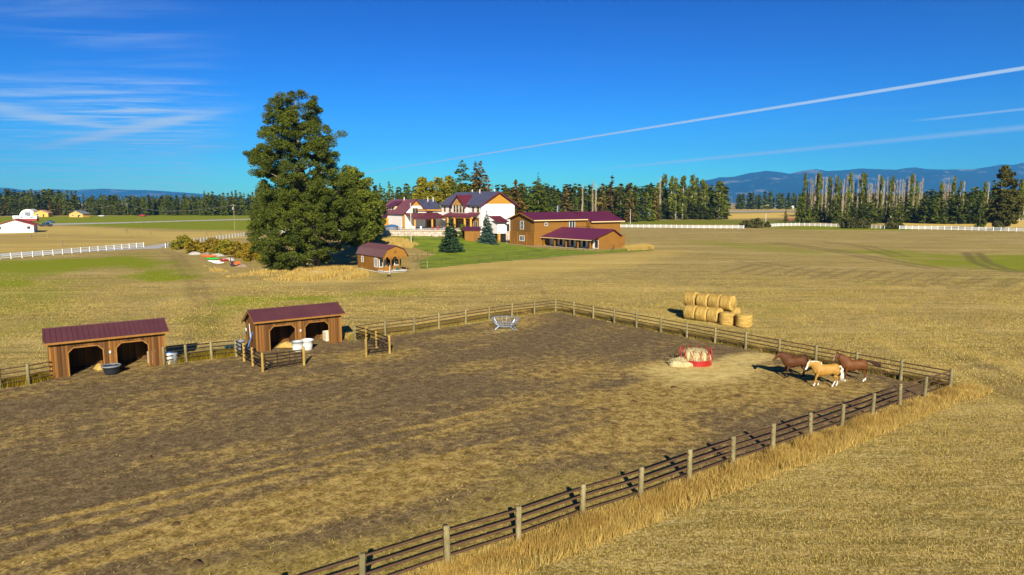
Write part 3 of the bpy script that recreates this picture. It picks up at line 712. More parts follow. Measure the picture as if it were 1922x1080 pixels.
# ------------------------------------------------------------------ open-fronted horse sheds
PL = {}
def plank(parent, x0, x1, y, z0, z1, ax='x', th=.03, name='plank'):
    """one upright board; ax is the wall's direction in the shed's own frame"""
    if z1 - z0 < .03: return
    key = 'u'
    if key not in PL: PL[key] = mesh_of(MB().span((0, 0, 0), (1, 1, 1)), 'plank', MATS['plank'])
    j = random.uniform(-.006, .006)
    if ax == 'x': return place(PL[key], name, parent, (x0, y + j, z0), scale=(x1 - x0, th, z1 - z0))
    return place(PL[key], name, parent, (y + j, x0, z0), scale=(th, x1 - x0, z1 - z0))
def horse_shed(origin, Lx, label, group=None):
    """local x along the front (left to right), local y towards the back, z up; front face at y=0"""
    t = thing('horse_shed', label, 'shed', origin, ANG, group)
    D, HF, HB, HR = 3.1, 2.66, 2.15, 3.22; yr = 1.2
    pw = .22; gap = .012
    op = [(Lx * .145, Lx * .445), (Lx * .555, Lx * .845)]; oz = 2.02; ch = .34
    n = int(round(Lx / pw)); w = Lx / n
    for i in range(n):
        a, b = i * w, (i + 1) * w - gap; m = (a + b) / 2; z0 = 0
        for o0, o1 in op:
            if o0 < m < o1: z0 = oz - max(0, ch - min(m - o0, o1 - m))
        plank(t, a, b, 0, z0, HF)
        plank(t, a - .03, b + .04, D - .03 - (i % 2) * .035, 0, HB)
    ns = int(D / pw)
    for sx in (0, Lx - .03):
        for i in range(ns):
            a = .04 + i * (D - .1) / ns; b = a + (D - .1) / ns - gap; m = (a + b) / 2
            top = HF + (HR - HF) * m / yr if m < yr else HR + (HB - HR) * (m - yr) / (D - yr)
            plank(t, a - .02, b + .03, sx + (i % 2) * .034 * (1 if sx == 0 else -1), 0, top - .05, 'y')
    for o0, o1 in op:                                          # trim round the openings
        mb = MB()
        pts = [(o0, 0), (o0, oz - ch), (o0 + ch, oz), (o1 - ch, oz), (o1, oz - ch), (o1, 0)]
        for (xa, za), (xb, zb) in zip(pts[:-1], pts[1:]):
            d = Vector((xb - xa, 0, zb - za)); ln = d.length
            M = Matrix.Rotation(-math.atan2(zb - za, xb - xa), 3, 'Y')
            mb.box(((xa + xb) / 2, -.022, (za + zb) / 2), (ln + .04, .035, .07), m=M)
        mb.build('opening_trim', MATS['shed_trim'], t)
    for x in (0.02, Lx / 2, Lx - .02): MB().box((x, -.02, HF / 2), (.12, .03, HF)).build('corner_post', MATS['shed_trim'], t)
    mb = MB(); mb.box((Lx / 2, D / 2, .75), (.05, D - .2, 1.5)); mb.build('divider', MATS['plank'], t)
    MB().box((Lx / 2, D / 2, HF - .02), (Lx - .1, .12, .14)).build('beam', MATS['shed_trim'], t)
    # roof: ribbed metal panels on both slopes
    npan = 8; ov = .28; W_ = Lx + 2 * ov; pw_ = W_ / npan
    for side in (0, 1):
        if side == 0: p0 = Vector((0, -.38, HF - .38 * (HR - HF) / yr + .06)); p1 = Vector((0, yr, HR + .06))
        else: p0 = Vector((0, D + .25, HB - .25 * (HR - HB) / (D - yr) + .06)); p1 = Vector((0, yr + .001, HR + .06))
        nn = Vector((0, -(p1.z - p0.z), (p1.y - p0.y))); nn.normalize()
        if nn.z < 0: nn = -nn
        for k in range(npan):
            mb = MB(); xa = -ov + k * pw_; xb = xa + pw_ - .006
            mb.poly([p0 + Vector((xa, 0, 0)), p0 + Vector((xb, 0, 0)), p1 + Vector((xb, 0, 0)), p1 + Vector((xa, 0, 0))], nn * .02)
            for r_ in range(3):
                x = xa + .06 + r_ * pw_ / 3; h_ = nn * .045
                for q0, q1 in ((p0, p1),):
                    a, b = q0 + Vector((x, 0, 0)) + nn * .02, q1 + Vector((x, 0, 0)) + nn * .02
                    mb.add([a, a + Vector((.05, 0, 0)), a + Vector((.025, 0, 0)) + h_, b, b + Vector((.05, 0, 0)), b + Vector((.025, 0, 0)) + h_], [(0, 2, 5, 3), (1, 4, 5, 2), (0, 1, 2)])
            mb.build('roof_panel', MATS['shed_roof'], t)
    MB().tube([(-ov, yr, HR + .11), (Lx + ov, yr, HR + .11)], .05, 6).build('ridge_cap', MATS['shed_roof'], t)
    MB().box((Lx / 2, -.37, HF - .17), (W_, .03, .15)).build('fascia', MATS['shed_trim'], t)
    for x in (-ov + .02, Lx + ov - .02):
        mb = MB()
        for p, q in (((-.36, HF - .12), (yr, HR + .02)), ((D + .23, HB - .14), (yr, HR + .02))):
            mb.poly([(x - .015, p[0], p[1] - .13), (x - .015, q[0], q[1] - .13), (x - .015, q[0], q[1]), (x - .015, p[0], p[1])], (.03, 0, 0))
        mb.build('barge_board', MATS['shed_trim'], t)
    MB().box((Lx / 2, -.07, 1.45), (.13, .07, .17)).build('lamp_box', MATS['white_plastic'], t)
    return t
SL = Vector((*G(97, 712)[:2], 0)); SLx = (G(310, 685) - G(97, 712)).length
SLx = 7.1
shedL = horse_shed(SL, SLx, 'open-fronted brown horse shed with the black water tub in front')
SRr = Vector((*G(641, 643)[:2], 0)); SRx = 7.1; SR = SRr - U * SRx
shedR = horse_shed(SR, SRx, 'open-fronted brown horse shed with the two white tubs in front')
def loc(o, dx, dy, dz=0): return o + U * dx - V * dy + Vector((0, 0, dz))
# things kept in and round the sheds
def tub(name, label, cat, p, r0, r1, h, mat, rim=None, water=True, group=None):
    t = thing(name, label, cat, p, 0, group)
    MB().lathe([(r0 * .9, 0), (r0, .03), (r0 + (r1 - r0) * .5, h * .5), (r1, h - .06), (r1 + .04, h - .05), (r1 + .045, h), (r1 - .02, h), (r1 - .05, h - .1), (r0 - .02, .06)], 28).build('shell', MATS[mat], t, True)
    if rim: MB().lathe([(r1 + .03, h - .08), (r1 + .065, h - .07), (r1 + .065, h + .015), (r1 - .03, h + .02), (r1 - .03, h - .08)], 28, closed=True).build('rim', MATS[rim], t, True)
    if water: MB().lathe([(r1 - .055, h - .12), (r1 - .06, h - .10)], 28).build('water', MATS['water'], t)
    return t
tub('water_tub', 'wide black round water tub before the shed doorpost', 'tub', G(210, 703), .42, .56, .66, 'black_plastic', 'grey_plastic')
tub('white_tub', 'tall white tub nearer the shed doorpost, full of hay', 'tub', G(577, 657), .40, .47, .85, 'white_plastic', 'white_plastic', False)
tub('white_tub', 'white tub with grey rim right behind the tube gate', 'tub', G(559, 659), .40, .47, .80, 'white_plastic', 'grey_plastic', False)
tub('feed_bucket', 'black bucket with a green top by the fence post', 'bucket', G(431, 662), .24, .33, .55, 'black_plastic', 'green_plastic', False)
tub('grey_bin', 'grey round bin beside the shed with the blue shovel', 'bin', G(452, 659), .28, .33, .85, 'grey_plastic', 'grey_plastic', False)
tub('black_tub', 'low black tub at the corner of the shed behind yellow posts', 'tub', G(468, 664), .34, .42, .40, 'black_plastic', None, False)
def barrel(label, p, mat, lid):
    t = thing('barrel', label, 'barrel', p)
    MB().lathe([(.27, 0), (.285, .03), (.285, .28), (.30, .30), (.285, .32), (.285, .56), (.30, .58), (.285, .60), (.285, .84), (.27, .88)], 22).build('shell', MATS[mat], t, True)
    MB().lathe([(.29, .84), (.30, .86), (.30, .92), (.26, .94)], 22).build('lid', MATS[lid], t, True)
    return t
barrel('white barrel with a blue lid beside the shed wall', G(318, 683), 'white_plastic', 'blue_plastic')
barrel('dark grey barrel standing by the white blue-lidded barrel', G(327, 682), 'grey_plastic', 'black_plastic')
def corner_bin(label, p):
    t = thing('feed_bin', label, 'feed bin', p, ANG)
    mb = MB(); mb.poly([(-.65, 0, .35), (.05, 0, .35), (.05, .75, .35), (-.65, .75, .35)], (0, 0, .03))
    mb.poly([(-.65, 0, 0), (.05, 0, 0), (.05, .03, 0), (-.65, .03, 0)], (0, 0, .85)); mb.poly([(-.65, .72, 0), (.05, .72, 0), (.05, .75, 0), (-.65, .75, 0)], (0, 0, .85))
    mb.poly([(-.65, .035, 0), (-.62, .035, 0), (-.62, .715, 0), (-.65, .715, 0)], (0, 0, .85)); mb.poly([(.02, .035, 0), (.05, .035, 0), (.05, .715, 0), (.02, .715, 0)], (0, 0, .85))
    mb.build('box', MATS['bin'], t); MB().box((-.3, .375, .6), (.60, .62, .3)).build('feed', MATS['pale_hay'], t)
corner_bin('pale square feed bin inside the shed with the black tub', loc(SL, SLx - .35, .9))
corner_bin('pale square feed bin inside the shed with the white tubs', loc(SR, SRx - .35, 1.0))
def heap(name, label, cat, p, rx, ry, h, mat, seed, n=22):
    vs = []; fs = []; rings = 7; rs = random.Random(seed)
    for i in range(rings):
        f = i / (rings - 1)
        for k in range(n):
            a = 2 * math.pi * k / n; rr = (1 - f) * (1 + .22 * math.sin(3 * a + seed) + .12 * rs.uniform(-1, 1))
            vs.append((rx * rr * math.cos(a), ry * rr * math.sin(a), h * (1 - (1 - f) ** 2) * (1 + .12 * rs.uniform(-1, 1)) - .02))
    for i in range(rings - 1):
        for k in range(n): fs.append((i * n + k, i * n + (k + 1) % n, (i + 1) * n + (k + 1) % n, (i + 1) * n + k))
    mb = MB(); mb.add(vs, fs); o = mb.build(name, MATS[mat], None, True); o.location = p
    return tag(o, label, cat)
heap('hay_heap', 'loose hay heaped inside the shed doorway behind the white tub', 'hay', loc(SR, SRx * .38, .9), .9, .55, .45, 'straw', 3)
heap('hay_heap', 'orange-tinted hay left inside the shed behind the black tub', 'hay', loc(SL, SLx * .42, 1.3), .45, .4, .45, 'straw', 5)
sh = thing('shovel', 'blue-handled shovel leaning on the shed side wall', 'shovel', loc(SR, -.32, .9), ANG)
MB().tube([(-.18, -.1, .35), (.27, 0, 1.55)], .035, 6).build('handle', MATS['blue_plastic'], sh)
MB().poly([(-.32, -.25, .02), (-.24, .08, .02), (-.12, .05, .38), (-.20, -.22, .38)], (.02, 0, .02)).build('blade', MATS['steel'], sh)
hb_ = thing('halter_hook', 'white halter and green rope hanging at the shed back corner', 'halter', loc(SR, -.05, 2.6, 1.25), ANG)
MB().tube([(-.03, 0, .5), (-.10, .02, .2), (-.04, .05, -.1), (-.08, 0, -.25)], .04, 6).build('rope', MATS['green_plastic'], hb_)
MB().box((-.06, 0, .28), (.08, .12, .25)).build('strap', MATS['white_plastic'], hb_)
st_ = MB().tube([(0, 0, 0), (0, 0, 1.3)], .035, 6).build('pole', MATS['white_plastic']); st_.location = loc(SR, -.08, 1.4, 0.9); st_.rotation_euler = (.02, -.05, ANG)
tag(st_, 'white pole fixed upright on the shed side wall', 'pole')

# ------------------------------------------------------------------ buildings
def roofplane(mb, p0, p1, p2, p3, th=.12, rib=.0):
    """slab p0-p1 along the eave, p3-p2 along the ridge, thickness downwards, optional standing ribs"""
    p = [Vector(q) for q in (p0, p1, p2, p3)]; n = (p[1] - p[0]).cross(p[3] - p[0]).normalized()
    if n.z < 0: n = -n
    mb.poly(p, -n * th)
    if rib:
        L_ = (p[1] - p[0]).length; k = max(1, int(L_ / rib)); e = (p[1] - p[0]).normalized() * .05
        for i in range(k + 1):
            f = i / k * (1 - .05 / L_)
            a = p[0].lerp(p[1], f); b = p[3].lerp(p[2], f)
            mb.add([a, a + e, a + e / 2 + n * .06, b, b + e, b + e / 2 + n * .06], [(0, 2, 5, 3), (1, 4, 5, 2), (0, 1, 2)])
def window(parent, c, w, h, nrm, mat='white_paint', panes=(2, 2), name='window', depth=.07):
    """framed window on a wall; nrm is the outward wall direction in the thing's frame"""
    n = Vector(nrm).normalized(); s = Vector((-n.y, n.x, 0)); c = Vector(c)
    M = Matrix((s, n, Vector((0, 0, 1)))).transposed()
    fr = MB(); t = max(.09, .07 * w)
    for dx, dz, ww, hh in ((0, h / 2, w + t, t), (0, -h / 2, w + t, t), (-w / 2, 0, t, h - t), (w / 2, 0, t, h - t)):
        fr.box(c + s * dx + Vector((0, 0, dz)) + n * .03, (ww, depth, hh), m=M)
    for i in range(1, panes[0]): fr.box(c + s * (w * (i / panes[0] - .5)) + n * .03, (.05, depth * .7, h - t), m=M)
    for i in range(1, panes[1]): fr.box(c + Vector((0, 0, h * (i / panes[1] - .5))) + n * .028, (w - t, depth * .6, .05), m=M)
    f = fr.build(name, MATS[mat], parent)
    MB().box(c + n * .012, (w - t, .02, h - t), m=M).build('pane', MATS['glass'], f)
    return f
def parts(name, mat, parent, items):
    for c, d in items: MB().box(c, d).build(name, MATS[mat], parent)
def gable_body(mb, x0, x1, y0, y1, z0, ze, zr, ridge='y'):
    """walls of a gabled block; ridge along y or x"""
    if ridge == 'y':
        xm = (x0 + x1) / 2; prof = [(x0, z0), (x1, z0), (x1, ze), (xm, zr), (x0, ze)]
        mb.poly([(x, y0, z) for x, z in prof], (0, y1 - y0, 0))
    else:
        ym = (y0 + y1) / 2; prof = [(y0, z0), (y1, z0), (y1, ze), (ym, zr), (y0, ze)]
        mb.poly([(x0, y, z) for y, z in prof], (x1 - x0, 0, 0))
# ---- the barn: local x along U (long side), local -y along V (towards the viewer); origin at its near corner
A = Vector((6.2, 190.2, 0))
barn = thing('barn', 'brown two-storey barn with stable wing and metal roof painted with reflected-sky purple', 'barn', A, ANG)
mb = MB(); gable_body(mb, 0, 19, 0, 11.5, 0, 7.2, 9.0, 'x'); mb.build('wall', MATS['barn_wall'], barn)
mb = MB(); gable_body(mb, 19.01, 31.5, -1.6, 11.4, 0, 6.6, 8.95, 'x'); mb.build('wall', MATS['barn_wall'], barn)
mb = MB(); gable_body(mb, 0, 0, 0, 0, 0, 0, 0) if False else None
mb.v, mb.f = [], []
ov = .8
roofplane(mb, (-ov, -ov, 7.2 - ov * .31 + .2), (19.3, -ov, 7.2 - ov * .31 + .2), (19.3, 5.75, 9.2), (-ov, 5.75, 9.2), .14, .6)
roofplane(mb, (-ov, 11.5 + ov, 7.2 - ov * .31 + .2), (19.3, 11.5 + ov, 7.2 - ov * .31 + .2), (19.3, 5.75, 9.2), (-ov, 5.75, 9.2), .14)
roof = mb.build('roof', MATS['barn_roof'], barn)
mb = MB(); roofplane(mb, (18.9, -2.5, 6.5), (32.3, -2.5, 6.5), (32.3, 4.9, 9.25), (18.9, 4.9, 9.25), .14, .6)
roofplane(mb, (18.9, 12.3, 6.5), (32.3, 12.3, 6.5), (32.3, 4.9, 9.25), (18.9, 4.9, 9.25), .14); mb.build('roof', MATS['barn_roof'], barn)
MB().tube([(14, 7, 8.8), (14, 7, 11.0)], .22, 10).build('flue', MATS['steel'], roof)
mb = MB()                                                     # eave and gable trim
parts('fascia', 'trim_tan', barn, [((9.3, -.86, 7.0), (20.2, .08, .28)), ((25.6, -2.56, 6.34), (13.5, .08, .28))])
mb = MB()
for y0, y1 in ((-ov, 5.75), (12.3, 5.75)): mb.poly([(-.9, y0, 6.86), (-.9, y1, 8.88), (-.9, y1, 9.16), (-.9, y0, 7.14)], (.07, 0, 0))
mb.build('barge_board', MATS['cedar_dark'], barn)
parts('trim', 'cedar_dark', barn, [((-.05, y, 1.73), (.12, .28, 3.46)) for y in (.12, 3.6, 7.9, 11.4)] + [((.12, -.06, 1.8), (.3, .1, 3.58)), ((-.04, 5.75, 3.6), (.08, 11.4, .25)), ((4, -.04, 3.7), (8, .08, .2))])
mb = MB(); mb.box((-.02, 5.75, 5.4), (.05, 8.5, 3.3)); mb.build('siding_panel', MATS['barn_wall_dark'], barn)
window(barn, (-.05, 5.7, 5.6), 1.5, 2.3, (-1, 0, 0), panes=(2, 2)); window(barn, (-.05, 5.7, 1.9), 2.1, 1.4, (-1, 0, 0), panes=(3, 1))
window(barn, (4.1, -.01, 5.9), 1.0, .8, (0, -1, 0), panes=(2, 1))
dr = MB().box((13.6, -.05, 5.2), (1.9, .06, 2.6)).build('door', MATS['glass'], barn)
mb = MB()
for x in (12.6, 13.6, 14.6): mb.box((x, -.08, 5.2), (.13, .08, 2.6))
mb.build('door_frame', MATS['white_paint'], dr)
mb = MB(); mb.box((15.5, -1.4, 4.1), (7, 2.8, .18)); mb.build('deck', MATS['cedar_dark'], barn)
mb = MB()
for k in range(8): mb.tube([(12.1 + k, -2.75, 4.15), (12.1 + k, -2.75, 5.1)], .04, 5)
mb.tube([(12.1, -2.75, 5.1), (19, -2.75, 5.1)], .045, 5); mb.tube([(12.1, -2.75, 4.7), (19, -2.75, 4.7)], .03, 5); mb.build('deck_rail', MATS['dark'], barn)
# stable wing, running forward from the long side
wx0, wx1, wl = 2.6, 12.6, 20.5
mb = MB(); prof = [(wx0 + 2.6, 0), (wx1, 0), (wx1, 3.3), (wx0 + 7.3, 4.9), (wx0 + 2.6, 3.35)]
mb.poly([(x, -.02, z) for x, z in prof], (0, -(wl - .3), 0)); wing = mb.build('stable_wing', MATS['barn_wall'], barn)
mb = MB(); roofplane(mb, (wx0 - .6, -.03, 2.45), (wx0 - .6, -wl - .5, 2.45), (wx0 + 7.4, -wl - .5, 5.05), (wx0 + 7.4, -.03, 5.05), .14, .6)
roofplane(mb, (wx1 + .5, -.03, 3.25), (wx1 + .5, -wl - .5, 3.25), (wx0 + 7.4, -wl - .5, 5.05), (wx0 + 7.4, -.03, 5.05), .14); mb.build('roof', MATS['barn_roof'], barn)
MB().box((wx0 - .62, -wl / 2 - .25, 2.36), (.07, wl + .5, .2)).build('fascia', MATS['trim_tan'], barn)
mb = MB().box((wx0 + 2.57, -wl / 2, 1.2), (.05, wl - .6, 2.2)); mb.build('stable_front', MATS['stucco'], barn)
for k in range(5): MB().box((wx0, -.9 - k * 4.75, 1.25), (.26, .26, 2.5)).build('porch_post', MATS['cedar_dark'], barn)
for k in range(4):
    y = -3.0 - k * 4.75
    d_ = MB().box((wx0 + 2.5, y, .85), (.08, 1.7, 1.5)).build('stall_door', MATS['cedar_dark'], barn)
    MB().box((wx0 + 2.5, y, 2.0), (.08, 1.7, .8)).build('opening_shade', MATS['dark'], barn)  # dark panel painted as the shade above the half door
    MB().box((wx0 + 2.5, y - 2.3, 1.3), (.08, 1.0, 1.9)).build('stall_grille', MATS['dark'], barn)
mb = MB(); mb.box((13.6, -wl + 2.2, 1.75), (2.0, 4.0, 3.5)); mb.build('wing_extension', MATS['barn_wall'], barn)
# link between house and barn
lk = thing('link_building', 'small white link with maroon lean-to roof between house and barn', 'building', A + U * (-1.2) - V * 11.4, ANG)
mb = MB(); mb.poly([(-.9, 3.5, 2.9), (2.4, 3.5, 2.9), (2.4, 3.5, 6.6), (-.9, 3.5, 6.6)], (0, 3.5, 0)); mb.build('wall', MATS['stucco'], lk)
mb = MB(); roofplane(mb, (-1.7, 2.4, 6.3), (2.6, 2.4, 6.3), (2.6, 7.2, 8.0), (-1.7, 7.2, 8.0), .12, .6); mb.build('roof', MATS['house_roof'], lk)
mb = MB(); mb.box((-.6, 3.2, 1.45), (.6, .6, 2.9)); mb.build('timber_post', MATS['log'], lk)
mb = MB(); mb.poly([(-.2, 3.9, 0), (2.4, 3.9, 0), (2.4, 3.9, 2.88), (-.2, 3.9, 2.88)], (0, 2.5, 0)); mb.build('bay_shade', MATS['dark'], lk)  # solid dark block stands in for the shade inside the bay
mb = MB()
for k in range(9): mb.tube([(-4.0 + k * .75, 2.2, 0), (-4.0 + k * .75, 2.2, 1.1)], .035, 5)
mb.tube([(-4.0, 2.2, 1.1), (2.0, 2.2, 1.1)], .04, 5); mb.build('railing', MATS['dark'], lk)

# ---- the house: local x along U, local -y along V; origin K at the near corner of the main block
K = Vector((-9.4, 210.0, 0)); Z0 = 0.0
house = thing('house', 'large white ranch house with cedar gables and maroon roofs, two painted in reflected-sky blue', 'house', K, ANG)
mb = MB(); gable_body(mb, 0, 12.6, 0, 24, -.4, 11.4, 15.1, 'y'); mb.build('main_wall', MATS['stucco'], house)
mb = MB(); mb.poly([(.35, -.06, 11.55), (12.25, -.06, 11.55), (6.3, -.06, 15.0)], (0, .05, 0)); mb.build('gable_cladding', MATS['cedar'], house)
mb = MB(); o_ = .9; sl = (15.1 - 11.4) / 6.3
roofplane(mb, (-o_, -o_, 11.4 - o_ * sl + .25), (-o_, 24.4, 11.4 - o_ * sl + .25), (6.3, 24.4, 15.35), (6.3, -o_, 15.35), .2, .6)
roofplane(mb, (12.6 + o_, -o_, 11.4 - o_ * sl + .25), (12.6 + o_, 24.4, 11.4 - o_ * sl + .25), (6.3, 24.4, 15.35), (6.3, -o_, 15.35), .2)
mroof = mb.build('main_roof', MATS['roof_sky_tint'], house)
mb = MB()
for x0, x1 in ((-o_, 6.3), (12.6 + o_, 6.3)): mb.poly([(x0, -o_ - .06, 11.4 - o_ * sl - .22), (x1, -o_ - .06, 14.9), (x1, -o_ - .06, 15.38), (x0, -o_ - .06, 11.4 - o_ * sl + .26)], (0, .06, 0))
mb.build('barge_board', MATS['house_roof'], house)
for x, y in ((5.5, 9), (7, 3), (6.5, 15)): MB().tube([(x, y, 14.4), (x, y, 16.1)], .16, 8).build('vent_pipe', MATS['white_plastic'], mroof)
# cross gable with the tall windows on the front (faces -x)
yc, hw = 11.4, 4.2
mb = MB(); mb.poly([(-.8, yc - hw, 8.6), (-.8, yc + hw, 8.6), (-.8, yc + hw, 11.0), (-.8, yc, 14.1), (-.8, yc - hw, 11.0)], (5, 0, 0)); mb.build('cross_gable_wall', MATS['stucco'], house)
mb = MB(); mb.poly([(-.86, yc - hw + .3, 11.0), (-.86, yc + hw - .3, 11.0), (-.86, yc, 13.9)], (.05, 0, 0)); mb.build('gable_cladding', MATS['cedar'], house)
mb = MB(); s2 = 3.1 / hw
roofplane(mb, (-1.7, yc - hw - .6, 11.0 - .6 * s2 + .2), (4.6, yc - hw - .6, 11.0 - .6 * s2 + .2), (4.6, yc, 14.3), (-1.7, yc, 14.3), .16, .6)
roofplane(mb, (-1.7, yc + hw + .6, 11.0 - .6 * s2 + .2), (4.6, yc + hw + .6, 11.0 - .6 * s2 + .2), (4.6, yc, 14.3), (-1.7, yc, 14.3), .16, .6)
mb.build('cross_gable_roof', MATS['house_roof'], house)
for y, w in ((yc - 2.7, 1.3), (yc - .95, 1.5), (yc + .95, 1.5), (yc + 2.7, 1.3)): window(house, (-.8, y, 9.95), w, 2.4, (-1, 0, 0), 'trim_tan', (1, 2))
window(house, (-.8, yc, 12.1), 2.0, 1.2, (-1, 0, 0), 'trim_tan', (2, 1))
for y in (1.6, 4.4, 18.3, 21.6): window(house, (0, y, 9.8), 1.3, 1.7, (-1, 0, 0), 'trim_tan', (1, 2))
for x, z in ((9.8, 4.1),): window(house, (x, 0, z), 1.6, 2.4, (0, -1, 0), 'trim_tan', (1, 1))
MB().tube([(11.9, -.1, 3.5), (11.9, -.1, 11.2)], .07, 6).build('downpipe', MATS['white_plastic'], house)
MB().tube([(.1, -.1, 3.5), (.1, -.1, 10.9)], .05, 6).build('downpipe', MATS['white_plastic'], house)
mb = MB().box((6.3, -.05, 1.3), (12.4, .1, 3.4)); mb.build('stone_base', MATS['stone_wall'], house)
# middle section, between main block and left block (faces -y), ridge along x
mb = MB(); gable_body(mb, -8.5, -.05, 24.2, 33, 2, 9.6, 12.7, 'x'); mb.build('middle_wall', MATS['stucco'], house)
mb = MB(); roofplane(mb, (-9.5, 23.4, 9.55), (0, 23.4, 9.55), (0, 28.6, 12.95), (-9.5, 28.6, 12.95), .18, .6)
roofplane(mb, (-9.5, 33.8, 9.55), (0, 33.8, 9.55), (0, 28.6, 12.95), (-9.5, 28.6, 12.95), .18); midroof = mb.build('middle_roof', MATS['roof_sky_tint'], house)
MB().box((-4.6, 23.36, 9.45), (9.0, .08, .45)).build('fascia', MATS['cedar'], house)
for x in (-3, -1.0): MB().tube([(x, 27.6, 12.2), (x, 27.6, 13.7)], .15, 8).build('vent_pipe', MATS['white_plastic'], midroof)
window(house, (-4.4, 24.2, 8.3), 2.6, 1.9, (0, -1, 0), 'trim_tan', (3, 1))
# left block with the steep maroon roof, gable to -y
lx0, lx1, ly0, ly1 = -13.9, -5.5, 24.0, 40.8
mb = MB(); gable_body(mb, lx0, lx1, ly0, ly1, 2, 8.6, 12.7, 'y'); mb.build('left_wall', MATS['stucco'], house)
mb = MB(); xm = (lx0 + lx1) / 2; s3 = 4.1 / 4.2
roofplane(mb, (lx0 - .7, ly0 - .8, 8.6 - .7 * s3 + .3), (lx0 - .7, ly1 + .6, 8.6 - .7 * s3 + .3), (xm, ly1 + .6, 13.0), (xm, ly0 - .8, 13.0), .18, .6)
roofplane(mb, (lx1 + .7, ly0 - .8, 8.6 - .7 * s3 + .3), (lx1 + .7, ly1 + .6, 8.6 - .7 * s3 + .3), (xm, ly1 + .6, 13.0), (xm, ly0 - .8, 13.0), .18)
lroof = mb.build('left_roof', MATS['house_roof'], house)
mb = MB(); mb.poly([(xm - 1.9, ly0 - .06, 10.9), (xm + 1.9, ly0 - .06, 10.9), (xm, ly0 - .06, 12.6)], (0, .05, 0)); mb.build('gable_cladding', MATS['cedar'], house)
parts('corner_timber', 'cedar', house, [((lx0 + .25, ly0 - .06, 5.2), (.5, .12, 6.4)), ((lx1 - .25, ly0 - .06, 5.2), (.5, .12, 6.4)), ((lx0 - .06, ly0 + .3, 5.2), (.12, .6, 6.4)), ((lx0 - .06, ly1 - .3, 5.2), (.12, .6, 6.4))])
window(house, (xm, ly0, 9.1), 2.0, 2.1, (0, -1, 0), 'trim_tan', (2, 1))
MB().tube([(xm - .3, ly0 + 7, 12.2), (xm - .3, ly0 + 7, 13.7)], .15, 8).build('vent_pipe', MATS['white_plastic'], lroof)
mb = MB(); yd = 34.0                                          # shed dormer on the left slope
mb.poly([(lx0 + .7, yd - 2.3, 9.0), (lx0 + .7, yd + 2.3, 9.0), (lx0 + .7, yd + 2.3, 10.7), (lx0 + .7, yd - 2.3, 10.7)], (2, 0, 0)); mb.build('dormer_wall', MATS['tan_wall'], house)
mb = MB(); roofplane(mb, (lx0 - .1, yd - 2.8, 10.6), (lx0 - .1, yd + 2.8, 10.6), (xm - .8, yd + 2.8, 12.5), (xm - .8, yd - 2.8, 12.5), .14); mb.build('dormer_roof', MATS['house_roof'], house)
for y in (yd - 1.1, yd + 1.1): window(house, (lx0 + .7, y, 9.95), 1.3, 1.1, (-1, 0, 0), 'white_paint', (1, 1))
mb = MB(); mb.poly([(lx0 - 1.6, yd + 1, 3.7), (lx0, yd + 1, 3.7), (lx0, yd + 4.5, 3.7), (lx0 - 1.6, yd + 4.5, 3.7)], (0, 0, 3.0)); mb.build('bay_wall', MATS['cedar'], house)
for y in (yd + 1.9, yd + 3.6): window(house, (lx0 - 1.6, y, 5.3), 1.1, 1.9, (-1, 0, 0), 'trim_tan', (1, 1))
mb = MB(); roofplane(mb, (lx0 - 2.1, yd + .5, 6.75), (lx0 - 2.1, yd + 5, 6.75), (lx0 + .1, yd + 4, 7.9), (lx0 + .1, yd + 1.5, 7.9), .12); mb.build('bay_roof', MATS['house_roof'], house)
# porches with log posts
mb = MB(); roofplane(mb, (-3.6, .5, 7.55), (-3.6, 18.0, 7.55), (.1, 18.0, 8.9), (.1, .5, 8.9), .16, .6)
mb.build('porch_roof', MATS['house_roof'], house)
mb = MB(); roofplane(mb, (-13.6, 17.2, 6.9), (-1.5, 17.2, 6.9), (-1.5, 24.1, 8.65), (-13.6, 24.1, 8.65), .16, .6); mb.build('porch_roof', MATS['house_roof'], house)
for y in (.9, 4.4, 10.4, 14.6): MB().tube([(-3.1, y, 3.7), (-3.1, y, 7.5)], .33, 10).build('log_post', MATS['log'], house)
for x in (-13.2, -7.0): MB().tube([(x, 17.7, 3.7), (x, 17.7, 6.85)], .28, 10).build('log_post', MATS['log'], house)
MB().tube([(-3.1, .1, 7.3), (-3.1, 17.6, 7.3)], .28, 8).build('log_beam', MATS['log'], house)
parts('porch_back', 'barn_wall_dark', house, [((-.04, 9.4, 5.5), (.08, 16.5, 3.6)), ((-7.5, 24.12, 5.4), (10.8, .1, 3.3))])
for y in (3, 7, 12, 15.5): window(house, (-.08, y, 5.0), 2.0, 2.5, (-1, 0, 0), 'trim_tan', (2, 1))
for x in (-11, -8.2, -4.8): window(house, (x, 24.05, 5.0), 1.8, 2.5, (0, -1, 0), 'trim_tan', (2, 1))
